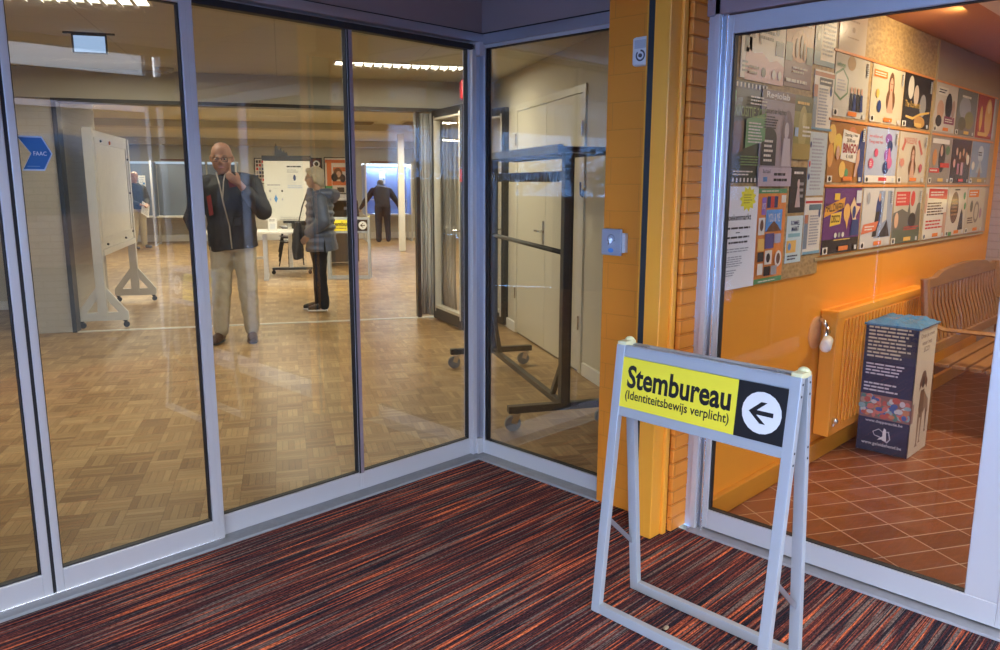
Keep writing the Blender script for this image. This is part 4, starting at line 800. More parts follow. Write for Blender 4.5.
# fluorescent fixtures
LAMP = emis('lamp_tube_glow', (1, .95, .82), 7); LOUV = P('white_louvre', (.8, .8, .78), rough=.3)
def lamp(a, b, label, w=1.2, d=.28):
    t = hthing('ceiling_light', label, 'ceiling light', a, b, 2.55, group=None)
    g = G(); g.box(-w/2, -d/2, -.012, w/2, -d/2+.015, 0); g.box(-w/2, d/2-.015, -.012, w/2, d/2, 0); g.box(-w/2, -d/2, -.012, -w/2+.015, d/2, 0); g.box(w/2-.015, -d/2, -.012, w/2, d/2, 0); g.build('frame', LOUV, t)
    g = G(); n = 14
    for k in range(1, n): x = -w/2+w*k/n; g.prism_y([(x-.012, -.03), (x+.012, -.03), (x, -.004)], -d/2+.02, d/2-.02)
    g.build('louvre', LOUV, t)
    G().box(-w/2+.02, -d/2+.02, -.006, w/2-.02, d/2-.02, -.002).build('diffuser', LAMP, t)
    return t
lamp(-1.30, 5.25, 'louvred ceiling light above the arrow sticker leaf'); lamp(1.10, 7.42, 'thin louvred ceiling light in front of the folding wall track', d=.24)
for a, b, lab in ((-2.6, 10.6, 'added louvred ceiling light of the far hall above the white display board'), (0, 11.5, 'added louvred ceiling light of the far hall above the folding table'), (2.8, 11.5, 'added louvred ceiling light of the far hall beside the curtain'), (0, 16.2, 'added louvred ceiling light of the far hall behind the ceiling beam')):
    o = lamp(a, b, lab); o.location.z = 2.52; o['group'] = 'added ceiling lights deep in the far hall'  # fixtures added to go with the far hall fill lights
# exit light box
t = hthing('exit_light_box', 'pale blue glowing sign box hanging from the hall ceiling', 'exit sign', -1.29, 6.5, 2.55)
G().box(-.17, -.012, -.012, .17, .012, 0).build('ceiling_bracket', BLACK, t)
G().box(-.115, -.018, -.145, .115, .018, -.012).build('housing', BLACK, t, bevel=.003)
G().box(-.100, -.022, -.138, .106, .022, -.026).build('light_panel', emis('exit_panel_glow', (.42, .62, 1.0), .95), t)['label'] = 'glowing pale blue panel'
# smoke detector on header, ceiling vents
t = hthing('smoke_detector', 'round smoke detector on the hall ceiling above the bald man', 'smoke detector', -1.02, 8.30, 2.55)
G().cyl((0, 0, -.035), (0, 0, 0), .075, .085, n=24).build('cover', HWALL2, t, smooth=True); G().cyl((0, 0, -.05), (0, 0, -.035), .04, n=20).build('sensor_head', HWALL2, t, smooth=True)
for a, b, lab in ((1.35, 14.2, 'ceiling air vent left of the mullion, far hall'), (2.35, 13.9, 'ceiling air vent right of the mullion, far hall')):
    t = hthing('ceiling_vent', lab, 'vent', a, b, 2.52); G().box(-.3, -.3, -.012, .3, .3, 0).build('frame', P('vent_grey', (.55, .50, .38), rough=.5), t, bevel=.003)
    g = G()
    for k in range(6): g.box(-.24, -.24+k*.09, -.03, .24, -.21+k*.09, -.012)
    g.build('louvre_blade', P('vent_dark', (.22, .19, .13), rough=.5), t)
t = hthing('alarm_beacon', 'red rounded alarm box hung at the top of the folding glass door', 'alarm', 1.76, 7.62, 2.27)
G().box(-.06, -.05, 0, .06, .05, .20).build('housing', P('red_plastic', (.28, .015, .02), rough=.3), t, bevel=.03); G().cyl((0, 0, .2), (0, 0, .28), .02).build('ceiling_stem', BLACK, t)
t = hthing('projector_box', 'pale grey box hung under the hall ceiling behind the corner post', 'box', 2.02, 8.15, 2.30)
G().box(-.13, -.1, 0, .13, .1, .20).build('housing', HWALL2, t, bevel=.015); G().box(-.02, -.02, .2, .02, .02, .25).build('mount', HWALL2, t)

# cupboard doors on the right hall wall
o = struct('door_5', None, loc=W(2.24, 0, 0), rz=R30)
g = G(); g.box(-.015, 5.66, 0, 0, 5.72, 2.23); g.box(-.015, 7.44, 0, 0, 7.50, 2.23); g.box(-.015, 5.72, 2.17, 0, 7.44, 2.23); g.build('frame', DOORW, o, bevel=.002)
for y0, y1 in ((5.725, 6.575), (6.581, 7.435)): G().box(-.010, y0, .012, 0, y1, 2.166).build('panel', DOORW, o, bevel=.002)
G().box(-.003, 5.72, .0, -.001, 7.44, 2.17).build('shadow_gap', BLACK, o)
g = G(); g.cyl((-.012, 6.62, 1.07), (-.06, 6.62, 1.07), .010); g.cyl((-.055, 6.62, 1.07), (-.055, 6.74, 1.07), .010); g.box(-.015, 6.595, .93, -.010, 6.645, 1.16); g.cyl((-.010, 6.62, .97), (-.02, 6.62, .97), .012); g.build('handle', MATS['chrome'], o)
g = G()
for y in (5.70, 7.46):
    for z in (.35, 1.85): g.cyl((-.022, y, z), (-.022, y, z+.11), .008)
g.build('hinge', MATS['chrome'], o)
# folding glass leaves
def folding(name, label, a, b, ln, rz, red=True, h=2.24):
    t = hthing(name, label, 'door leaf', a, b, 0, rz)
    g = G(); g.box(0, -.03, .02, .06, .03, h); g.box(ln-.06, -.03, .02, ln, .03, h); g.box(.06, -.03, .02, ln-.06, .03, .14); g.box(.06, -.03, h-.08, ln-.06, .03, h); g.build('frame', BLACK, t, bevel=.003)
    g = G(); g.box(ln-.085, -.034, .10, ln-.06, .034, h-.06); g.box(.06, -.034, .10, .08, .034, h-.06); g.box(.08, -.034, .14, ln-.08, .034, .17); g.box(.08, -.034, h-.1, ln-.08, .034, h-.08); g.build('glazing_bead', P('cream_bead', (.70, .67, .56), rough=.4), t)
    G().box(.06, -.004, .14, ln-.06, .004, h-.08).build('glass', GLASS_C, t)
    g = G(); g.cyl((ln-.03, -.03, 1.02), (ln-.03, -.08, 1.02), .009); g.cyl((ln-.03, -.075, 1.02), (ln-.13, -.075, 1.02), .009); g.build('handle', MATS['chrome'], t)
    if red:
        g = G(); g.box(ln-.055, -.036, 1.50, ln-.005, -.030, 1.62); g.box(ln-.0, -.02, 1.50, ln+.004, .02, 1.62); g.build('warning_sticker', ink((.5, .03, .03)), t)['label'] = 'red warning sticker'
    return t
folding('folding_door_leaf', 'glazed folding door leaf with black frame beside the grey curtain', 1.60, 8.44, .84, math.radians(-80))
folding('folding_door_leaf', 'glazed folding door leaf with black frame near the cream cupboards', 2.00, 8.44, .70, math.radians(-71.5), red=False)
# curtain
random.seed(4)
pts = []; n = 150
for k in range(n+1):
    s = k/n; pts.append((1.44+.40*s, 8.62-.55*s*0.25+.045*math.sin(s*13*2*PI)+.012*math.sin(s*31*PI)))
g = G(); vs = []; fs = []; zs = [0.03, .5, 1.0, 1.5, 2.0, 2.22]
for z in zs:
    for i, (a, b) in enumerate(pts): vs.append((a+.01*math.sin(i*.7+z*2), b+.008*math.sin(z*3+i*.3), z))
for j in range(len(zs)-1):
    for i in range(n): a = j*(n+1)+i; fs.append((a, a+1, a+n+2, a+n+1))
g.add(vs, fs); o = g.build('curtain', P('silver_grey_fabric', (.55, .54, .50), rough=.6, sheen=.3, var=.1, nscale=6), None, (0,0,0), R30, smooth=True)
md = o.modifiers.new('s', 'SOLIDIFY'); md.thickness = .003
tag(o, 'silver grey pleated curtain drawn to the side of the hall opening', 'curtain')

# mobile coat rack
t = hthing('coat_rack', 'black steel coat rack on four castors behind the corner pane', 'coat rack', 0, 0)
A0, BN, BF = 1.63, 4.40, 6.10
for bb in (BN, BF):
    lab = 'foot_bar'
    G().box(A0-.36, bb-.025, .115, A0+.33, bb+.025, .160).build(lab, BLACK, t, bevel=.003)
    G().box(A0-.03, bb-.03, .16, A0+.03, bb+.03, 1.68).build('upright', BLACK, t, bevel=.003)
    g = G(); s = 1 if bb == BN else -1; g.bar((A0, bb+s*.22, .15), (A0, bb+s*.02, .42), .03, .03); g.build('brace', BLACK, t)
    for aa in (A0-.31, A0+.28):
        c = G(); c.cyl((aa, bb, .115), (aa, bb, .100), .03, n=12); c.bar((aa, bb-.02, .10), (aa-.018, bb-.02, .05), .004, .04, up=(1, 0, 0)); c.bar((aa, bb+.02, .10), (aa-.018, bb+.02, .05), .004, .04, up=(1, 0, 0)); c.box(aa-.025, bb-.022, .095, aa+.025, bb+.022, .105)
        cc = c.build('castor', MATS['chrome'], t)
        G().cyl((aa-.02, bb-.014, .050), (aa-.02, bb+.014, .050), .050, n=24).build('wheel', P('grey_rubber', (.20, .21, .22), rough=.5), cc, bevel=.003)
G().box(A0-.02, BN, .118, A0+.02, BF, .158).build('base_beam', BLACK, t, bevel=.003)
g = G(); g.cyl((A0, BN-.05, 1.53), (A0, BF+.05, 1.53), .020)
for k in range(26): g.box(A0-.030, BN+.1+k*.06, 1.50, A0-.018, BN+.11+k*.06, 1.56)
g.box(A0-.022, BN-.02, 1.51, A0+.022, BF+.02, 1.565)
g.build('hanging_rail', BLACK, t)
G().cyl((A0, BN, 1.08), (A0, BF, 1.08), .016).build('lower_rail', BLACK, t, smooth=True)
g = G(); g.box(A0-.20, BN-.38, 1.655, A0-.17, BF+.04, 1.70); g.box(A0+.17, BN-.38, 1.655, A0+.20, BF+.04, 1.70)
for k in range(5): g.box(A0-.17, BN-.36+k*.52, 1.66, A0+.17, BN-.33+k*.52, 1.69)
g.box(A0-.17, BN-.38, 1.668, A0+.17, BF+.04, 1.674)
g.build('hat_shelf', BLACK, t)
g = G(); g.tube([(A0, BN-.20, 1.50), (A0, BN-.21, 1.43), (A0, BN-.24, 1.42), (A0, BN-.245, 1.46)], .006); g.build('coat_hook', BLACK, t)

# mobile boards
BOARDF = P('grey_white_board_frame', (.60, .59, .55), rough=.45)
def mobile_board(label, a, b0, b1):
    t = hthing('display_board', label, 'display board', a, b0, 0)
    L = b1-b0
    for y in (0, L):
        G().box(-.045, y-.035, .12, .045, y+.035, 2.02 if y == 0 else 1.99).build('post', BOARDF, t, bevel=.003)
        poly = [(-.24, .085), (.24, .085), (.24, .17), (.055, .42), (.045, .42), (.045, .17), (-.045, .17), (-.045, .42), (-.055, .42), (-.24, .17)]
        g = G(); g.box(-.24, y-.02, .075, .24, y+.02, .16); g.prism_y([(-.24, .16), (-.15, .16), (-.045, .30), (-.045, .42)], y-.02, y+.02); g.prism_y([(.24, .16), (.15, .16), (.045, .30), (.045, .42)], y-.02, y+.02)
        g.build('trestle_foot', BOARDF, t)
        for x in (-.205, .205):
            c = G(); c.cyl((x, y, .075), (x, y, .06), .02, n=10); c.bar((x, y, .065), (x+.01, y, .035), .03, .02); cc = c.build('castor', BLACK, t); G().cyl((x+.01, y-.012, .03), (x+.01, y+.012, .03), .03, n=16).build('wheel', BLACK, cc)
    G().box(-.03, .035, .80, .03, L-.035, 2.0).build('panel', P('white_linen_panel', (.66, .65, .60), rough=.5, var=.10, nscale=7), t, bevel=.004)
    g = G(); g.box(.03, .10, .86, .040, .16, 1.93); g.box(.03, L-.16, .86, .04, L-.10, 1.93); g.box(.03, .16, .86, .04, L-.16, .92); g.box(.03, .16, 1.87, .04, L-.16, 1.93)
    g.box(.055, .04, .74, .03, L-.04, .80)
    g.build('panel_frame', BOARDF, t, bevel=.002)
    g = G()
    for y, z in ((.35, 1.90), (L-.13, 1.75), (L-.13, 1.35), (L-.13, .89), (L-.6, .84), (.3, .84)): g.sph((.045, y, z), .013)
    g.build('magnet', BLACK, t)
    G().sph((.045, .8, 1.90), (.012, .02, .02)).build('magnet', ink((.75, .2, .03)), t)['label'] = 'small orange magnet'
    return t
mobile_board('tall white display board on castored trestle feet left of the bald man', -1.83, 8.75, 10.65)

# flip chart with black clamp
t = hthing('flipchart_board', 'white board on castored stand with black clamp bar and pinned notices', 'flipchart', .10, 13.2)
t.rotation_euler.z = R30 + math.radians(-6)
sheet('white_panel', .72, .95, [('l', .50, .88, .92, .93, 1, DK), ('l', .50, .80, .75, .86, 3, GREY), ('l', .5, .6, .72, .78, 6, LG), ('e', .66, .72, .03, .05, NAVY), ('l', .5, .54, .85, .6, 2, (.4, .5, .7)), ('l', .06, .58, .42, .62, 1, GREY), ('e', .12, .50, .025, .025, GREY), ('e', .38, .50, .02, .02, DK), ('l', .18, .53, .30, .55, 1, LG), ('p', [(.20, .37), (.24, .30), (.28, .37), (.24, .44)], BLU), ('e', .12, .36, .02, .02, (.5, .5, .6)), ('e', .38, .36, .02, .02, (.5, .5, .6)), ('t', 'Stembureau', .32, .045, .78, .075, GREY), ('l', .3, .012, .8, .035, 1, GREY)],
      t, (-.36, -.02, .87), 0, th=.025, paper=(.74, .74, .68), step=.0008)
G().box(-.38, -.04, 1.82, .38, .0, 1.90).build('clamp_bar', BLACK, t, bevel=.008)
G().box(-.09, -.05, .83, .09, .01, .87).build('pen_tray', BLACK, t)
G().box(-.03, .005, .10, .03, .045, 1.82).build('column', WHITE, t, bevel=.003)
g = G(); g.box(-.30, -.02, .07, .34, .06, .11); g.build('base', P('dark_grey_base', (.05, .055, .06), rough=.4), t, bevel=.01)
for x in (-.28, .30):
    c = G(); c.cyl((x, .02, .07), (x, .02, .05), .02, n=10); cc = c.build('castor', BLACK, t); G().cyl((x, .0, .032), (x, .04, .032), .032, n=14).build('wheel', BLACK, cc)
o = G().prism_y([(-.10, 0), (.10, 0), (.09, .06), (.055, .04), (.05, .10), (.02, .05), (.005, .13), (-.03, .08), (-.075, .19), (-.09, .12)], -.012, .012).build('paper_flag', BLACK, None, W(.02, 13.18, 1.90), R30)
tag(o, 'black pointed flag shape standing on top of the flipchart', 'flag')
# table
t = hthing('folding_table', 'white topped table behind the bald man with grey legs', 'table', -.50, 12.75)
G().box(-.66, -.38, .715, .66, .38, .745).build('tabletop', WHITE, t, bevel=.004)
for x in (-.35, .22):
    g = G(); g.box(x-.03, -.32, .03, x+.03, -.27, .715); g.build('leg', ALU, t); g = G(); g.box(x-.03, .27, .03, x+.03, .32, .715); g.build('leg', ALU, t); G().box(x-.035, -.36, 0, x+.035, .36, .035).build('foot', ALU, t)
G().box(-.35, -.02, .30, .22, .02, .34).build('crossbar', WHITE, t)
o = sheet('card_stand', .13, .20, [('l', .15, .72, .85, .9, 2, DK), ('r', .2, .15, .8, .55, (.66, .68, .72))], None, W(-.22, 12.55, .747), R30, th=.006, paper=PAPER, step=.0008); tag(o, 'small white card standing on the table edge', 'card')
# stack of black chairs
CH = P('black_plastic', (.03, .03, .032), rough=.35)
def stack_chair(lab, i):
    t = hthing('stacking_chair', lab, 'chair', .20, 14.35, i*.085, math.radians(200), 'stacked black chairs beside the flipchart foot')
    g = G(); g.tube([(0, -.22, .46), (0, 0, .43), (0, .20, .44), (0, .26, .56), (0, .31, .80)], [.22, .23, .22, .21, .19], n=12, ry=[.012]*5, ref=(0, 1, .4)); g.build('shell', CH, t, smooth=True)
    for x in (-.2, .2):
        for y in (-.2, .22): g = G(); g.cyl((x*.8, y*.8, .43), (x*1.15, y*1.15, 0), .011, n=8); g.build('leg', CH if i else BLACK, t)
    return t
c0 = stack_chair('black plastic stacking chair in the stack behind the flipchart stand', 0)
for i in range(1, 4): dup(c0, W(.20, 14.35, i*.085), c0.rotation_euler.z)
# second sign, copier, far wall pictures
def dup_deep(root, loc, rz, label):
    r = root.copy(); COL.objects.link(r); r.location = loc; r.rotation_euler = (0,0,rz); r['label'] = label
    for ch in list(root.children):
        c = ch.copy(); COL.objects.link(c); c.parent = r
        for g_ in list(ch.children):
            d = g_.copy(); COL.objects.link(d); d.parent = c
    return r
dup_deep(sign, W(.98, 12.35), R30+math.radians(-12), 'yellow and black folding sign inside the hall behind the woman')
t = hthing('office_copier', 'dark brown copier with black top behind the second sign', 'copier', 1.02, 14.7)
G().box(-.30, -.28, .06, .30, .28, .86).build('body', P('dark_taupe', (.10, .085, .07), rough=.5), t, bevel=.01)
g = G(); g.prism_x([(-.30, .88), (.30, .88), (.30, 1.12), (-.05, 1.16), (-.26, .98)], -.32, .32); g.build('scanner_lid', BLACK, t, bevel=.01)
G().box(.05, -.31, 1.0, .25, -.285, 1.05).build('control_panel', P('grey_panel', (.18, .19, .22)), t)
for x in (-.24, .24):
    for y in (-.22, .22): G().cyl((x, y, 0), (x, y, .06), .025, n=10).build('foot', BLACK, t)
sq = [(.62, .12, .05), (.7, .25, .06)]
def picture(a0, z0, a1, z1, lab, paper, items, cat='poster', frame=True):
    t = hthing('framed_poster', lab, cat, a0, 21.297-.02, z0)
    sheet('print', a1-a0, z1-z0, items, t, (0, 0, 0), 0, th=.01, paper=paper, step=.002)
    if frame:
        g = G(); w, h = a1-a0, z1-z0; g.box(-.02, -.03, -.02, 0, .01, h+.02); g.box(w, -.03, -.02, w+.02, .01, h+.02); g.box(0, -.03, -.02, w, .01, 0); g.box(0, -.03, h, w, .01, h+.02); g.build('frame', BLACK, t)
    return t
picture(-.62, 1.45, -.18, 2.06, 'framed collage of small pictures on the far wall behind the flipchart', CREAM, [('r', .05+.16*i, .08+.15*j, .17+.16*i, .19+.15*j, [DK, RED, NAVY, BRN, GREY][(i*3+j*2) % 5]) for i in range(6) for j in range(6)])
picture(.60, 1.40, 1.03, 2.08, 'dark maroon poster with white disc on the far wall', (.10, .03, .03), [('e', .72, .80, .2, .13, PAPER), ('e', .72, .80, .12, .08, DK), ('r', .1, .1, .6, .4, RED), ('e', .3, .6, .15, .2, BRN)])
picture(1.12, 1.20, 1.72, 2.10, 'orange and white poster with dark curled figure on the far wall', (.72, .62, .52), [('r', .02, .86, .95, .95, (.65, .16, .05)), ('r', .08, .1, .28, .9, (.65, .18, .05)), ('r', .3, .22, .95, .34, (.65, .16, .05)), ('r', .35, .62, .95, .74, (.65, .16, .05)), ('e', .55, .55, .20, .17, BRN), ('e', .58, .54, .10, .09, SKIN), ('e', .4, .45, .14, .12, DK), ('e', .75, .42, .12, .12, DK), ('r', 0, .0, .3, .2, GRN), ('r', .5, .02, .8, .16, DK)])
o = hthing('paper_notice', 'white notice sheet under the orange poster on the far wall', 'notice', 1.14, 21.28, .80); sheet('sheet', .56, .36, [('l', .05, .1, .95, .9, 4, LG)], o, (0, 0, 0), 0, th=.006, paper=PAPER, step=.002)

# voting booths
BG = P('blue_grey_panel', (.16, .20, .27), rough=.5, var=.05); EDGE = P('booth_edge', (.62, .62, .62), rough=.4, metal=.3)
def booth(label, a0, w, bb, side_left, side_right, strip=.9, panel=None, z0=.66, z1=1.93, notice=(.62, .58)):
    t = hthing('voting_booth', label, 'voting booth', a0, bb)
    pm = panel or BG
    G().box(0, 0, z0, w, .02, z1).build('back_panel', pm, t)
    for on, x in ((side_left, 0), (side_right, w)):
        if not on: continue
        x = x + (.025 if x == 0 else -.025); G().box(x-.012, -.75, z0, x+.012, 0, z1).build('side_panel', pm, t)
        g = G(); g.box(x-.02, -.78, 0, x+.02, -.74, z1+.02); g.box(x-.02, -.02, 0, x+.02, .02, z1+.02); g.box(x-.018, -.76, 0, x+.018, 0, .03); g.build('stand', EDGE, t)
    G().box(0, -.40, z0-.02, w, 0, z0+.015).build('writing_shelf', WHITE, t)
    G().box(.01, -.03, z1-.035, w-.01, -.002, z1+.02).build('light_strip', emis('booth_strip_%s' % strip, (.62, .78, 1.0), strip), t)
    sheet('notice', .15, .30, [('l', .1, .1, .9, .9, 6, (.35, .4, .5)), ('r', .6, .3, .9, .45, BLU)], t, (w*notice[0], -.012, z0+(z1-z0)*notice[1]), 0, th=.004, paper=PAPER, step=.002)
    return t
booth('grey blue voting booth whose left part is hidden by the display board', -4.00, 1.05, 20.5, True, False, notice=(.70, .52))
booth('grey blue voting booth with side screen left of the bald man', -2.90, 1.15, 20.5, True, False, notice=(.62, .42))
booth('grey blue voting booth behind the bald man', -1.71, .72, 20.5, False, True, notice=(.1, .4))
BL2 = P('blue_lit_panel', (.22, .33, .66), rough=.35)  # blue glow of the lit booth put into the panel colour
bt = booth('brightly lit blue voting booth with a voter leaning in', 2.02, 1.20, 20.8, True, True, strip=6.0, panel=BL2, notice=(.38, .62))
l = area_l = bpy.data.lights.new('booth_lamp_light', 'AREA'); l.shape = 'RECTANGLE'; l.size = 1.0; l.size_y = .05; l.energy = 26; l.color = (.62, .75, 1.0)
o = bpy.data.objects.new('booth_lamp_light', l); COL.objects.link(o); o.location = W(2.62, 20.72, 1.90); o.rotation_euler = (math.radians(-25), 0, R30)
G().box(0, -.01, 1.02, 1.20, .0, 1.05).build('panel_seam', EDGE, bt)
t = hthing('pin_board', 'brown rail and boards along the far wall above the booths', 'rail', 0, 21.29); 
for a0, a1 in ((-2.85, -2.0), (2.3, 2.9)): G().box(a0, -.03, 1.99, a1, 0, 2.03).build('rail', P('brown_rail', (.20, .08, .05)), t)

# outdoors, seen only as reflections in the panes
t = thing('street_lamp', 'dark street lamp with round flat hat standing outdoors', 'street lamp', (-13.7, -16.7, -.02))
G().cyl((0, 0, 0), (0, 0, 3.0), .06, .045).build('pole', BLACK, t); G().cyl((0, 0, 3.0), (0, 0, 3.42), .13, .16, n=16).build('lantern', P('lantern_grey', (.2, .22, .25), rough=.2), t); G().cyl((0, 0, 3.42), (0, 0, 3.50), .42, .36, n=24).build('hat', BLACK, t); G().cyl((0, 0, 3.5), (0, 0, 3.66), .14, .1, n=16).build('cap', BLACK, t)
LEAF = P('tree_leaves', (.035, .055, .02), rough=.7, var=.5, nscale=3); BARK = P('bark', (.08, .06, .045), rough=.9)
def tree(x, y, h, r, lab, seed):
    rnd = random.Random(seed); t = thing('broadleaf_tree', lab, 'tree', (x, y, -.02), group='trees across the forecourt')
    G().cyl((0, 0, 0), (0, 0, h*.6), .12, .06, n=8).build('trunk', BARK, t)
    g = G()
    for k in range(260):
        th, ph, q = rnd.uniform(0, 2*PI), math.acos(rnd.uniform(-1, 1)), rnd.uniform(.35, 1)**.5
        c = (r*q*math.sin(ph)*math.cos(th), r*q*math.sin(ph)*math.sin(th), h*.62+h*.40*q*math.cos(ph)); s = r*rnd.uniform(.05, .13)
        d1 = Vector((rnd.uniform(-1,1), rnd.uniform(-1,1), rnd.uniform(-1,1))).normalized()*s; d2 = d1.orthogonal().normalized()*s*.7
        c = Vector(c); g.add([c-d1, c-d2, c+d1, c+d2], [(0,1,2,3)])
    g.build('foliage', LEAF, t)
for k, (x, y, h, r) in enumerate(((-18, -27, 3.0, 1.5), (-24, -30, 2.7, 2.0), (-30, -31, 3.7, 1.9), (-36, -33, 3.0, 2.4), (-33, -24, 3.4, 2.0), (-40, -28, 2.9, 2.4), (-13, -29, 3.6, 1.6))):
    tree(x, y, h, r, 'dark leafy tree across the forecourt, ' + ('left of the street lamp', 'right behind the street lamp', 'tallest of the row in the middle', 'wide crown before the far hedge', 'second tallest, nearest the entrance axis', 'outermost on the west side', 'slim one beside the added low building')[k], k)
t = thing('sky_blocking_building', 'added long dark brick building across the forecourt, blocking the sky mirrored in the glass', 'building', (0, 0, 0))  # added out of view, sized to keep sky reflection and light off the panes
G().box(-4.5, -14, -.02, 16, -9.5, 2.75).build('walls', brick_mat('dark_brick', (.10, .06, .05), (.12, .1, .09), .21, .065, .008), t); G().box(-4.8, -14.3, 2.75, 16.3, -9.2, 2.95).build('roof_edge', SOFFIT, t)
g = G()
for k in range(5): g.box(-3.6+k*3.8, -9.5, .9, -1.6+k*3.8, -9.47, 2.3)
g.build('window', P('dark_window', (.02, .025, .03), rough=.1), t)
o = G().box(-48, -46, -.02, -8, -45, 1.7).build('garden_wall', P('dark_hedge', (.03, .04, .025), rough=.9, var=.4), None); tag(o, 'dark hedge along the far side of the forecourt', 'hedge')

# ================================================================== PEOPLE (local: facing -y, x to the viewer's right when seen from the front)
SKINM = P('skin', (.38, .20, .135), rough=.5, var=.06); SKIN2 = P('pale_skin', (.58, .36, .26), rough=.5, var=.06)
def organic(name, shapes, mat, parent, voxel=.011, smooth=6, disp=None, rz=0):
    """one continuous surface grown from overlapping tapered volumes"""
    g = G()
    for s in shapes:
        if s[0] == 't': g.tube(s[1], s[2], n=16, ry=(s[3] if len(s) > 3 else None), ref=(s[4] if len(s) > 4 else (0, 1, .001)))
        elif s[0] == 'L':
            for i in range(len(s[1])-1): g.tube([s[1][i], s[1][i].lerp(s[1][i+1], .5), s[1][i+1]], [s[2][i], (s[2][i]+s[2][i+1])/2, s[2][i+1]], n=16, ref=(0, 1, .001))
            for p, rr_ in zip(s[1], s[2]): g.sph(p, rr_*.995, 16, 10)
        elif s[0] == 's': g.sph(s[1], s[2], 18, 12)
    me = g.mesh('tmp', mat); o = bpy.data.objects.new('tmp', me); COL.objects.link(o)
    r = o.modifiers.new('r', 'REMESH'); r.mode = 'VOXEL'; r.voxel_size = voxel; r.use_smooth_shade = True
    m = o.modifiers.new('s', 'SMOOTH'); m.factor = .5; m.iterations = smooth
    if disp:
        tx = bpy.data.textures.new('folds', 'CLOUDS'); tx.noise_scale = disp[0]; tx.noise_depth = 2
        d = o.modifiers.new('d', 'DISPLACE'); d.texture = tx; d.strength = disp[1]; d.mid_level = .5; d.texture_coords = 'LOCAL'
    dg = bpy.context.evaluated_depsgraph_get(); dg.update()
    me2 = bpy.data.meshes.new_from_object(o.evaluated_get(dg)); bpy.data.objects.remove(o)
    me2.materials.clear(); me2.materials.append(mat)
    ob = link(name, me2, parent, None, rz, smooth=True); return ob

def limb(pts, radii, flat=1.0):
    """interpolated limb: smooth taper through joints, rounded ends"""
    return ('L', [Vector(p) for p in pts], list(radii))
def ball(p, r): return ('s', p, r)

def hand(wrist, fdir, pdir, curl, side):
    """palm, four unequal fingers and a side thumb. fdir finger direction, pdir palm normal direction, side = +1/-1 thumb side"""
    w = Vector(wrist); f = Vector(fdir).normalized(); p = Vector(pdir); p = (p - f*p.dot(f)).normalized(); s = f.cross(p)*side
    sh = [('t', [w - f*.01, w+f*.03, w+f*.075, w+f*.088], [.026, .036, .041, .038], [.022, .020, .017, .014], tuple(p))]
    for k, ln in enumerate((.070, .080, .075, .058)):
        b = w + f*.080 + s*(.030-.020*k); pts = [b]; d = f.copy(); q = b
        for j in range(3):
            d = (d*math.cos(curl*(.5+.4*j)) + p*math.sin(curl*(.5+.4*j))).normalized(); q = q + d*ln*(.42, .32, .26)[j]; pts.append(q)
        sh.append(('t', pts, [.0095, .009, .008, .0065]))
    tb = w + f*.025 + s*.032
    sh.append(('t', [tb, tb+s*.022+f*.022+p*.012, tb+s*.030+f*.046+p*.022, tb+s*.028+f*.062+p*.028], [.013, .0115, .0105, .008]))
    return sh

def head_shapes(c, sc=1.0, tilt=(0, 0)):
    """c = head centre; face to -y"""
    x, y, z = c; s = sc
    def q(a, b, d):
        # tilt: (yaw, pitch)
        yw, pt = tilt; v = Vector((a, b, d))*s
        v = Matrix.Rotation(pt, 3, 'X') @ v; v = Matrix.Rotation(yw, 3, 'Z') @ v
        return (x+v.x, y+v.y, z+v.z)
    sh = [ball(q(0, .012, .035), (.076*s, .092*s, .085*s)), ball(q(0, -.018, -.028), (.069*s, .070*s, .080*s)), ball(q(0, -.02, -.068), (.052*s, .055*s, .040*s)), ball(q(0, -.052, -.085), (.036*s, .030*s, .026*s)),
          ball(q(0, -.083, .018), (.040*s, .014*s, .010*s)), ('t', [q(0, -.082, .020), q(0, -.102, -.012), q(0, -.108, -.022)], [.010*s, .014*s, .012*s]),
          ball(q(.012, -.092, -.024), .010*s), ball(q(-.012, -.092, -.024), .010*s),
          ball(q(0, -.082, -.054), (.024*s, .012*s, .006*s)), ball(q(0, -.082, -.065), (.022*s, .012*s, .007*s)),
          ball(q(.040, -.058, -.022), (.020*s, .02*s, .018*s)), ball(q(-.040, -.058, -.022), (.020*s, .02*s, .018*s))]
    for e in (-1, 1): sh.append(('t', [q(e*.074, .012, .020), q(e*.084, .022, .008), q(e*.082, .018, -.014), q(e*.074, .006, -.030)], [.007*s, .010*s, .009*s, .006*s]))
    return sh, q
EYEW = ink((.45, .42, .38)); EYED = ink((.03, .02, .02)); LIPM = P('lips', (.42, .16, .13), rough=.4)
def features(q, parent, s=1.0, closed=False):
    g = G()
    for e in (-1, 1):
        g.sph(q(e*.030, -.076, .006), (.013*s, .009*s, .0075*s), 12, 8, 0); g.sph(q(e*.030, -.0845, .006), (.0055*s, .003*s, .0055*s), 10, 6, 1)
    g.build('eyes', [EYEW, EYED], parent, smooth=True)
    g = G()
    for e in (-1, 1): g.tube([q(e*.048, -.074, .026), q(e*.032, -.085, .031), q(e*.014, -.086, .026)], .004*s, n=6)
    g.build('eyebrow', P('brow', (.20, .15, .11), rough=.8), parent)
    g = G(); g.tube([q(-.022, -.086, -.059), q(-.008, -.094, -.057), q(.008, -.094, -.057), q(.022, -.086, -.059)], .0042*s, n=6); g.build('mouth', LIPM, parent, smooth=True)

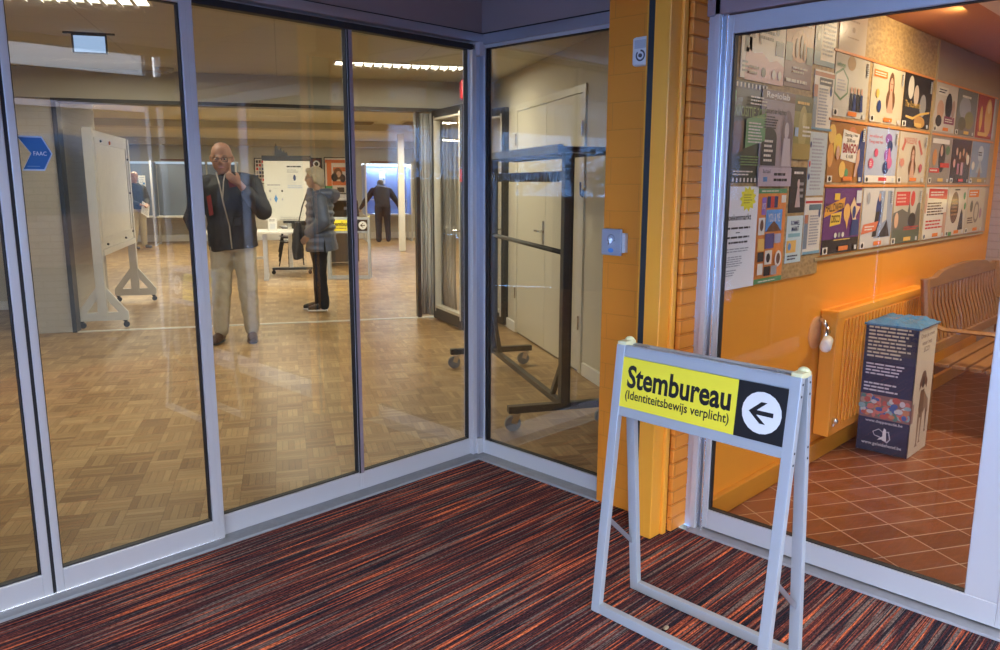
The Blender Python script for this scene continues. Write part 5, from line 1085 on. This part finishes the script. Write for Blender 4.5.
# ---- bald man, hand on chin
MAN_JACKET = P('charcoal_navy_jacket', (.018, .021, .027), rough=.65, var=.15, nscale=12, bump=.3, bscale=14)
man = thing('person', 'bald person with glasses, dark open jacket and beige trousers, hand on chin', 'person', (3.455, 6.90, 0), math.radians(-27))
hd = (-.055, -.05, 1.700)
hs, q = head_shapes(hd, 1.20, (math.radians(-6), math.radians(8)))
LSH, RSH = (.205, .0, 1.475), (-.225, .01, 1.455)
LEL, LWR = (.275, -.14, 1.225), (.085, -.225, 1.475)
REL, RWR = (-.335, .04, 1.17), (-.285, -.06, .955)
body = hs + [limb([(-.045, .01, 1.62), (-.03, .02, 1.52), (-.02, .02, 1.42)], [.062, .066, .11]),
  ('t', [(-.02, .01, 1.50), (-.01, .01, 1.40), (0, 0, 1.22), (0, 0, 1.06), (0, 0, .96), (0, .0, .88)], [.13, .185, .165, .165, .175, .15], [.09, .12, .125, .12, .12, .10]),
  limb([LSH, LEL, LWR], [.062, .048, .031]), limb([RSH, REL, RWR], [.062, .048, .031]),
  limb([(.095, 0, .92), (.105, -.02, .50), (.125, .01, .09)], [.088, .060, .042]), limb([(-.095, 0, .92), (-.12, -.02, .50), (-.145, .0, .09)], [.088, .060, .042]),
  ('t', [(.125, .03, .055), (.125, -.06, .05), (.128, -.13, .04)], [.028, .030, .024], [.025, .024, .018]), ('t', [(-.150, .03, .055), (-.175, -.05, .05), (-.205, -.11, .04)], [.028, .030, .024], [.025, .024, .018])]
body += hand(LWR, (-.75, -.05, .62), (0, .9, .1), .55, -1)
body += hand(RWR, (.15, -.15, -1), (.8, .2, 0), .35, 1)
bo = organic('body', body, SKINM, man, .0105, 3)
features(q, bo, 1.20)
jk = [('t', [(-.05, .03, 1.565), (-.04, .03, 1.53), (-.02, .01, 1.46), (-.01, .0, 1.32), (0, 0, 1.12), (0, 0, .98), (.01, 0, .875)], [.085, .15, .225, .225, .215, .220, .225], [.075, .10, .145, .165, .165, .165, .165]),
  limb([(.19, .0, 1.47), (.282, -.135, 1.225), (.150, -.200, 1.395)], [.095, .082, .060]), limb([(-.21, .01, 1.45), (-.345, .04, 1.17), (-.295, -.045, 1.01)], [.095, .078, .062]), ball((.10, .03, 1.53), (.12, .07, .05)), ball((-.15, .03, 1.51), (.10, .07, .05))]
jo = organic('jacket', jk, MAN_JACKET, man, .012, 4, (.10, .022))
g = G(); g.tube([(-.11, -.092, 1.575), (-.085, -.155, 1.47), (-.06, -.182, 1.30), (-.02, -.180, 1.10), (-.01, -.180, .89)], .007, n=6); g.tube([(-.03, -.085, 1.585), (-.05, -.15, 1.49), (-.065, -.18, 1.33)], .006, n=6); g.build('zip', P('zip_pale', (.42, .38, .32), rough=.5), jo)
g = G(); g.prism_y([(-.20, 1.36), (-.165, 1.38), (-.150, 1.20), (-.185, 1.19)], -.181, -.150); g.build('lining', P('red_lining', (.30, .03, .025), rough=.7), jo)['label'] = 'red lining strip'
g = G(); g.prism_y([(-.01, 1.50), (.085, 1.515), (.075, 1.455), (0, 1.44)], -.150, -.10); g.build('shirt_collar', P('dark_red_shirt', (.16, .02, .02), rough=.7), jo)
g = G(); g.box(.015, -.186, 1.10, .085, -.155, 1.175); g.build('pocket_patch', BLACK, jo, bevel=.003)
g = G(); g.cyl((.13, -.168, .91), (.13, -.180, .91), .011, n=14); g.build('button', MATS['chrome'], jo)
tr = [('t', [(0, 0, 1.0), (0, 0, .93), (0, 0, .86)], [.172, .185, .188], [.125, .135, .13]), limb([(.10, 0, .90), (.11, -.02, .50), (.13, .01, .115)], [.108, .090, .068]), limb([(-.10, 0, .90), (-.125, -.025, .50), (-.150, .0, .115)], [.108, .090, .070])]
organic('trousers', tr, P('beige_trousers', (.52, .47, .36), rough=.7, var=.06, nscale=14, bump=.25, bscale=18), man, .011, 4, (.07, .022))
SHOE = P('brown_leather_shoes', (.07, .035, .022), rough=.3)
for pts in ([(.128, .05, .045), (.128, -.05, .05), (.13, -.14, .038), (.132, -.20, .03)], [(-.150, .05, .045), (-.175, -.04, .05), (-.21, -.12, .038), (-.235, -.17, .03)]):
    sh = organic('shoe', [('t', pts, [.045, .050, .048, .032], [.044, .044, .034, .024]), ball((pts[0][0], pts[0][1]-.02, .085), (.042, .05, .035))], SHOE, man, .009, 2)
    g = G(); g.tube([(p[0], p[1], .010) for p in pts], [.044, .050, .050, .034], n=14, ry=[.009]*4); g.build('sole', BLACK, sh)
g = G()
for e in (-1, 1):
    for z0, z1 in ((.018, .018), (-.012, -.012)): g.tube([q(e*.010, -.098, z0), q(e*.050, -.092, z1)], .0024, n=6)
    g.tube([q(e*.010, -.098, .018), q(e*.010, -.098, -.012)], .0024, n=6); g.tube([q(e*.050, -.092, .018), q(e*.052, -.092, -.012)], .0024, n=6); g.tube([q(e*.050, -.092, .014), q(e*.080, -.01, .012)], .0026, n=6)
g.tube([q(-.010, -.099, .010), q(.010, -.099, .010)], .0024, n=6)
g.build('glasses', BLACK, man)

# ---- woman in a blue padded coat, seen from her left side
wom = thing('person', 'person with short grey blonde hair in a blue padded hooded coat and black trousers', 'person', (5.01, 7.86, 0), math.radians(-128))
hd = (0, -.045, 1.535); hs, q = head_shapes(hd, .98, (0, math.radians(6)))
body = hs + [limb([(0, -.01, 1.46), (0, .01, 1.36), (0, .01, 1.28)], [.050, .052, .09]),
  ('t', [(0, .01, 1.35), (0, .01, 1.25), (0, .0, 1.10), (0, .0, .92), (0, .01, .84)], [.11, .16, .14, .16, .15], [.08, .11, .105, .12, .11]),
  limb([(.175, .02, 1.30), (.215, .06, 1.05), (.15, -.11, .90)], [.050, .040, .028]), limb([(-.175, .02, 1.30), (-.215, .06, 1.05), (-.15, -.11, .90)], [.050, .040, .028]),
  limb([(.08, 0, .86), (.08, -.01, .46), (.07, .03, .08)], [.080, .055, .038]), limb([(-.08, 0, .86), (-.08, -.03, .46), (-.07, -.04, .08)], [.080, .055, .038]),
  ('t', [(.07, .05, .04), (.07, -.04, .04), (.07, -.13, .045)], [.024, .028, .02], [.03, .03, .022]), ('t', [(-.07, -.02, .04), (-.07, -.10, .04), (-.07, -.20, .045)], [.024, .028, .02], [.03, .03, .022])]
body += hand((.15, -.11, .90), (-.1, -.6, -.7), (-.8, 0, 0), .5, 1) + hand((-.15, -.11, .90), (.1, -.6, -.7), (.8, 0, 0), .5, -1)
bo = organic('body', body, SKIN2, wom, .0105, 3); features(q, bo, .98)
COAT = P('steel_blue_padded_fabric', (.115, .145, .225), rough=.5, var=.08, nscale=10, sheen=.2)
ct = [('t', [(0, .0, 1.40), (0, .01, 1.34), (0, .01, 1.24), (0, .0, 1.08), (0, .0, .96), (0, .015, .82), (0, .02, .71)], [.09, .165, .205, .195, .20, .225, .235], [.085, .115, .150, .150, .155, .175, .190]),
  limb([(.175, .02, 1.29), (.245, .07, 1.05), (.185, -.10, .93)], [.085, .078, .060]), limb([(-.175, .02, 1.29), (-.245, .07, 1.05), (-.185, -.10, .93)], [.085, .078, .060]),
  ('t', [(0, -.09, 1.43), (0, -.10, 1.36), (0, -.12, 1.28)], [.060, .075, .08], [.03, .04, .04])]
for zz in (.74, .82, .90, .98, 1.06, 1.14, 1.22, 1.30):            # quilted rings
    f = (zz-.71)/.69; ct.append(('t', [(0, .01, zz-.022), (0, .01, zz), (0, .01, zz+.022)], [.205+.03*(1-f)-.02*(zz > 1.25), .222+.028*(1-f)-.035*(zz > 1.25), .205+.03*(1-f)-.02*(zz > 1.25)], [.155+.03*(1-f)-.01, .168+.03*(1-f)-.01, .155+.03*(1-f)-.01]))
co = organic('padded_coat', ct, COAT, wom, .011, 2, (.06, .014))
organic('hood', [('t', [(-.12, .02, 1.37), (-.09, .13, 1.36), (0, .18, 1.345), (.09, .13, 1.36), (.12, .02, 1.37)], [.05, .062, .070, .062, .05], [.05, .062, .070, .062, .05]), ball((0, .15, 1.33), (.10, .07, .085))], COAT, co, .011, 3, (.06, .012))
g = G(); g.prism_x([(.06, .70), (.085, .70), (.070, .88)], .205, .245); g.build('side_slit', BLACK, co)
tr = [('t', [(0, .01, .95), (0, .01, .84)], [.165, .17], [.12, .125]), limb([(.085, 0, .84), (.08, -.01, .46), (.072, .03, .075)], [.098, .076, .058]), limb([(-.085, 0, .84), (-.08, -.03, .46), (-.072, -.04, .075)], [.098, .076, .058])]
organic('trousers', tr, P('dark_navy_trousers', (.010, .011, .020), rough=.7), wom, .011, 4, (.07, .015))
SN = P('black_sneaker', (.015, .015, .018), rough=.5); SW = P('white_sole', (.75, .74, .72), rough=.5)
for pts in ([(.07, .06, .055), (.07, -.03, .06), (.07, -.12, .045), (.07, -.16, .038)], [(-.07, -.01, .055), (-.07, -.10, .06), (-.07, -.19, .045), (-.07, -.23, .038)]):
    sh = organic('sneaker', [('t', pts, [.040, .043, .042, .030], [.042, .042, .030, .022]), ball((pts[0][0], pts[0][1]-.02, .09), (.040, .045, .035))], SN, wom, .009, 2)
    g = G(); g.tube([(p[0], p[1], .016) for p in pts], [.043, .047, .047, .033], n=14, ry=[.013]*4); g.build('sole', SW, sh)
HAIR = P('grey_blonde_hair', (.62, .55, .41), rough=.6, var=.25, nscale=40, bump=.5, bscale=90)
hx, hy, hz = hd
hr = [ball((hx, hy+.022, hz+.050), (.086, .098, .085)), ball((hx, hy+.050, hz-.005), (.084, .072, .085)), ball((hx, hy-.045, hz+.085), (.062, .045, .035)), ('t', [(hx-.080, hy+.0, hz+.04), (hx-.085, hy+.02, hz-.05)], [.022, .018]), ('t', [(hx+.080, hy+.0, hz+.04), (hx+.085, hy+.02, hz-.05)], [.022, .018]), ball((hx, hy+.075, hz-.06), (.06, .035, .05))]
organic('hair', hr, HAIR, wom, .009, 2, (.03, .010))
g = G(); g.tube([q(.05, -.088, .010), q(.078, -.01, .012)], .003, n=6); g.tube([q(.014, -.095, .02), q(.05, -.09, .02), q(.05, -.09, -.012), q(.014, -.095, -.012), q(.014, -.095, .02)], .0025, n=6); g.tube([q(-.014, -.095, .02), q(-.05, -.09, .02), q(-.05, -.09, -.012), q(-.014, -.095, -.012), q(-.014, -.095, .02)], .0025, n=6); g.build('glasses', ink((.3, .28, .26)), wom)
# shoulder bag hanging at her front
t = thing('shoulder_bag', 'dark grey shoulder bag hanging in front of the blue padded coat', 'bag', (4.78, 7.98, .62), math.radians(-128))
organic('bag_body', [('t', [(0, 0, .0), (0, .0, .14), (0, .01, .30), (0, .02, .42)], [.17, .16, .11, .05], [.05, .06, .05, .03])], P('dark_grey_bag', (.045, .045, .048), rough=.6), t, .012, 3, (.08, .02))
g = G(); g.tube([(-.05, .01, .38), (-.03, .07, .60), (.02, .13, .74)], .012, n=6, ry=.004); g.build('strap', BLACK, t)

# ---- voter leaning into the blue booth (seen from behind)
vt = thing('person', 'person in dark sweater and jeans leaning with spread arms into the blue booth', 'person', W(2.44, 19.95), R30+PI)
hd = (0, -.42, 1.42); hs, q = head_shapes(hd, 1.0, (0, math.radians(40)))
body = hs + [limb([(0, -.40, 1.36), (0, -.30, 1.32)], [.058, .08]),
  ('t', [(0, -.34, 1.33), (0, -.24, 1.27), (0, -.12, 1.12), (0, -.02, .98), (0, .02, .86)], [.13, .185, .165, .155, .16], [.09, .115, .115, .115, .11]),
  limb([(.20, -.28, 1.27), (.40, -.32, 1.0), (.52, -.50, .80)], [.056, .045, .031]), limb([(-.20, -.28, 1.27), (-.40, -.32, 1.0), (-.52, -.50, .80)], [.056, .045, .031]),
  limb([(.09, .02, .90), (.11, .0, .48), (.12, .08, .08)], [.088, .060, .042]), limb([(-.09, .02, .90), (-.11, .0, .48), (-.12, .08, .08)], [.088, .060, .042]),
  ('t', [(.12, .12, .04), (.12, .02, .04), (.13, -.05, .03)], [.026, .03, .023], [.02, .02, .016]), ('t', [(-.12, .12, .04), (-.12, .02, .04), (-.13, -.05, .03)], [.026, .03, .023], [.02, .02, .016])]
body += hand((.52, -.50, .80), (.4, -.5, -.75), (0, -.6, .4), .3, 1) + hand((-.52, -.50, .80), (-.4, -.5, -.75), (0, -.6, .4), .3, -1)
bo = organic('body', body, SKIN2, vt, .012, 3); features(q, bo)
organic('sweater', [('t', [(0, -.37, 1.35), (0, -.26, 1.28), (0, -.13, 1.13), (0, -.02, .97), (0, .01, .90)], [.13, .225, .205, .19, .185], [.10, .14, .145, .14, .14]), limb([(.20, -.27, 1.27), (.40, -.31, 1.0), (.505, -.47, .83)], [.085, .066, .045]), limb([(-.20, -.27, 1.27), (-.40, -.31, 1.0), (-.505, -.47, .83)], [.085, .066, .045])], P('dark_navy_sweater', (.018, .024, .040), rough=.8), vt, .012, 3, (.08, .012))
organic('jeans', [('t', [(0, .01, .96), (0, .02, .86)], [.17, .175], [.135, .13]), limb([(.095, .02, .88), (.11, .0, .48), (.12, .08, .06)], [.112, .088, .070]), limb([(-.095, .02, .88), (-.11, .0, .48), (-.12, .08, .06)], [.105, .080, .062])], P('dark_denim', (.022, .032, .060), rough=.8), vt, .012, 3, (.08, .012))
for s in (-1, 1): organic('shoe', [('t', [(s*.12, .13, .04), (s*.12, .03, .045), (s*.13, -.11, .035)], [.040, .045, .036], [.036, .036, .026])], SHOE, vt, .010, 2)
organic('hair', [ball((0, -.39, 1.46), (.088, .088, .085)), ball((0, -.36, 1.41), (.08, .06, .07))], P('grey_hair', (.16, .15, .14), rough=.8), vt, .011, 2, (.03, .006))

# ---- person behind the display board holding a paper
pb = thing('person', 'balding person in dark jacket and pale trousers holding a paper beside the display board', 'person', (6.82, 18.04, 0), math.radians(28+PI*.5))
pb.rotation_euler.z = math.radians(20)
hd = (-.05, -.05, 1.575); hs, q = head_shapes(hd, 1.0, (math.radians(-30), math.radians(15)))
body = hs + [limb([(-.03, 0, 1.50), (0, .01, 1.40)], [.058, .09]), ('t', [(0, .01, 1.38), (0, .01, 1.28), (0, 0, 1.10), (0, 0, .92), (0, 0, .85)], [.13, .18, .16, .165, .15], [.09, .115, .12, .12, .11]),
  limb([(.20, .01, 1.33), (.27, -.02, 1.06), (.06, -.24, .98)], [.056, .045, .031]), limb([(-.20, .01, 1.33), (-.27, -.02, 1.06), (-.10, -.24, .98)], [.056, .045, .031]),
  limb([(.09, 0, .88), (.11, -.02, .47), (.16, .03, .08)], [.088, .060, .042]), limb([(-.09, 0, .88), (-.11, -.03, .47), (-.16, .0, .08)], [.088, .060, .042]),
  ('t', [(.16, .06, .04), (.16, -.12, .03)], [.036, .033], [.03, .022]), ('t', [(-.16, .03, .04), (-.16, -.15, .03)], [.036, .033], [.03, .022])]
body += hand((.06, -.24, .98), (-.5, -.5, -.2), (0, -.2, -1), .6, 1) + hand((-.10, -.24, .98), (.5, -.5, -.2), (0, -.2, -1), .6, -1)
bo = organic('body', body, SKIN2, pb, .012, 3); features(q, bo)
organic('jacket', [('t', [(0, .01, 1.46), (0, .01, 1.40), (0, .01, 1.28), (0, 0, 1.08), (0, 0, .88)], [.08, .17, .215, .205, .21], [.07, .11, .145, .15, .155]), limb([(.20, .01, 1.32), (.275, -.02, 1.06), (.10, -.20, .99)], [.088, .072, .052]), limb([(-.20, .01, 1.32), (-.275, -.02, 1.06), (-.13, -.20, .99)], [.088, .072, .052])], P('dark_green_grey_jacket', (.04, .05, .05), rough=.8), pb, .012, 3, (.08, .016))
organic('trousers', [('t', [(0, 0, .96), (0, 0, .85)], [.17, .175], [.125, .13]), limb([(.095, 0, .86), (.11, -.02, .47), (.16, .03, .09)], [.105, .082, .065]), limb([(-.095, 0, .86), (-.11, -.03, .47), (-.16, 0, .09)], [.105, .082, .065])], P('sand_trousers', (.46, .40, .26), rough=.8), pb, .012, 3, (.08, .016))
for s in (-1, 1): organic('shoe', [('t', [(s*.16, .06, .04), (s*.16, -.03, .045), (s*.165, -.17, .035)], [.040, .045, .036], [.036, .036, .026])], P('grey_shoe', (.10, .10, .11)), pb, .010, 2)
organic('hair', [('t', [(-.13, -.04, 1.56), (-.11, .04, 1.57), (-.04, .065, 1.57), (.04, .03, 1.57)], [.025, .03, .035, .02], [.03, .04, .045, .03])], P('sandy_hair', (.30, .22, .13), rough=.8), pb, .010, 2)
o = sheet('paper_sheet', .22, .31, [('l', .1, .1, .9, .9, 9, GREY)], None, None, 0, th=.003, paper=PAPER, step=.0005)
o.location = (6.76, 17.66, .80); o.rotation_euler = (math.radians(-18), math.radians(28), math.radians(20)); tag(o, 'white paper held by the person beside the display board', 'paper')

# ================================================================== LIGHT
w = bpy.data.worlds.new('sky'); scene.world = w; w.use_nodes = True
nt = w.node_tree
for n in list(nt.nodes): nt.nodes.remove(n)
out = nt.nodes.new('ShaderNodeOutputWorld'); bg = nt.nodes.new('ShaderNodeBackground')
tc = nt.nodes.new('ShaderNodeTexCoord'); sp = nt.nodes.new('ShaderNodeSeparateXYZ'); cr = nt.nodes.new('ShaderNodeValToRGB')
nt.links.new(tc.outputs['Generated'], sp.inputs[0]); nt.links.new(sp.outputs[2], cr.inputs[0]); nt.links.new(cr.outputs[0], bg.inputs[0]); nt.links.new(bg.outputs[0], out.inputs[0])
e = cr.color_ramp.elements
e[0].position = .05; e[0].color = (.60, 1.25, 2.8, 1); e[1].position = .11; e[1].color = (.82, .88, 1.0, 1)
bg.inputs[1].default_value = SKY_STRENGTH

def area(name, loc, size, power, col, rot=(0,0,0), sy=None, spread=None):
    l = bpy.data.lights.new(name, 'AREA'); l.energy = power*(1.2 if name == 'far_fill_light' else 1); l.color = col; l.size = size
    if sy: l.shape = 'RECTANGLE'; l.size_y = sy
    if spread: l.spread = spread
    o = bpy.data.objects.new(name, l); COL.objects.link(o); o.location = loc; o.rotation_euler = rot
    return o
WARM = (1.0, .94, .78)
for a, b, p in ((-1.3, 5.25, 34), (1.1, 7.3, 36), (-1.3, 7.6, 18), (-3.6, 7.2, 10)):
    area('ceiling_lamp_and_fill_light', W(a, b, 2.50), 1.15, p, WARM, (0,0,R30), .22)  # two sit under the fixtures, the other two are added fill without one
for a, b, p in ((-2.6, 10.6, 30), (0, 11.5, 55), (2.8, 11.5, 40), (-3, 15.8, 50), (0, 16.2, 60), (2.8, 16, 45), (-3, 19.4, 40), (.3, 19.4, 40), (3.4, 19.6, 20)):
    area('far_fill_light', W(a, b, 2.38), 1.15, p, WARM, (0,0,R30), .3)  # added fill that lifts the far hall, mostly without a fixture
area('side_room_light', (4.9, .6, 2.34), .5, 36, (1.0, .84, .62), (0,0,0), .5)
area('board_spot_light', (4.75, 1.25, 2.37), .08, 5.5, (1.0, .80, .50), (math.radians(35), 0, 0), .08)
area('side_room_light', (6.5, .3, 2.34), .5, 22, (1.0, .82, .60), (0,0,0), .5)
vs = scene.view_settings
scene.display_settings.display_device = 'sRGB'
vs.view_transform = 'Standard'; vs.look = 'None'; vs.exposure = EXPOSURE; vs.gamma = 1.0; vs.use_curve_mapping = False
cy = scene.cycles
cy.use_denoising = True; cy.max_bounces = 8; cy.diffuse_bounces = 4; cy.glossy_bounces = 5; cy.transparent_max_bounces = 32; cy.transmission_bounces = 4
cy.sample_clamp_indirect = 6.0; cy.caustics_reflective = False; cy.caustics_refractive = False; cy.blur_glossy = .3
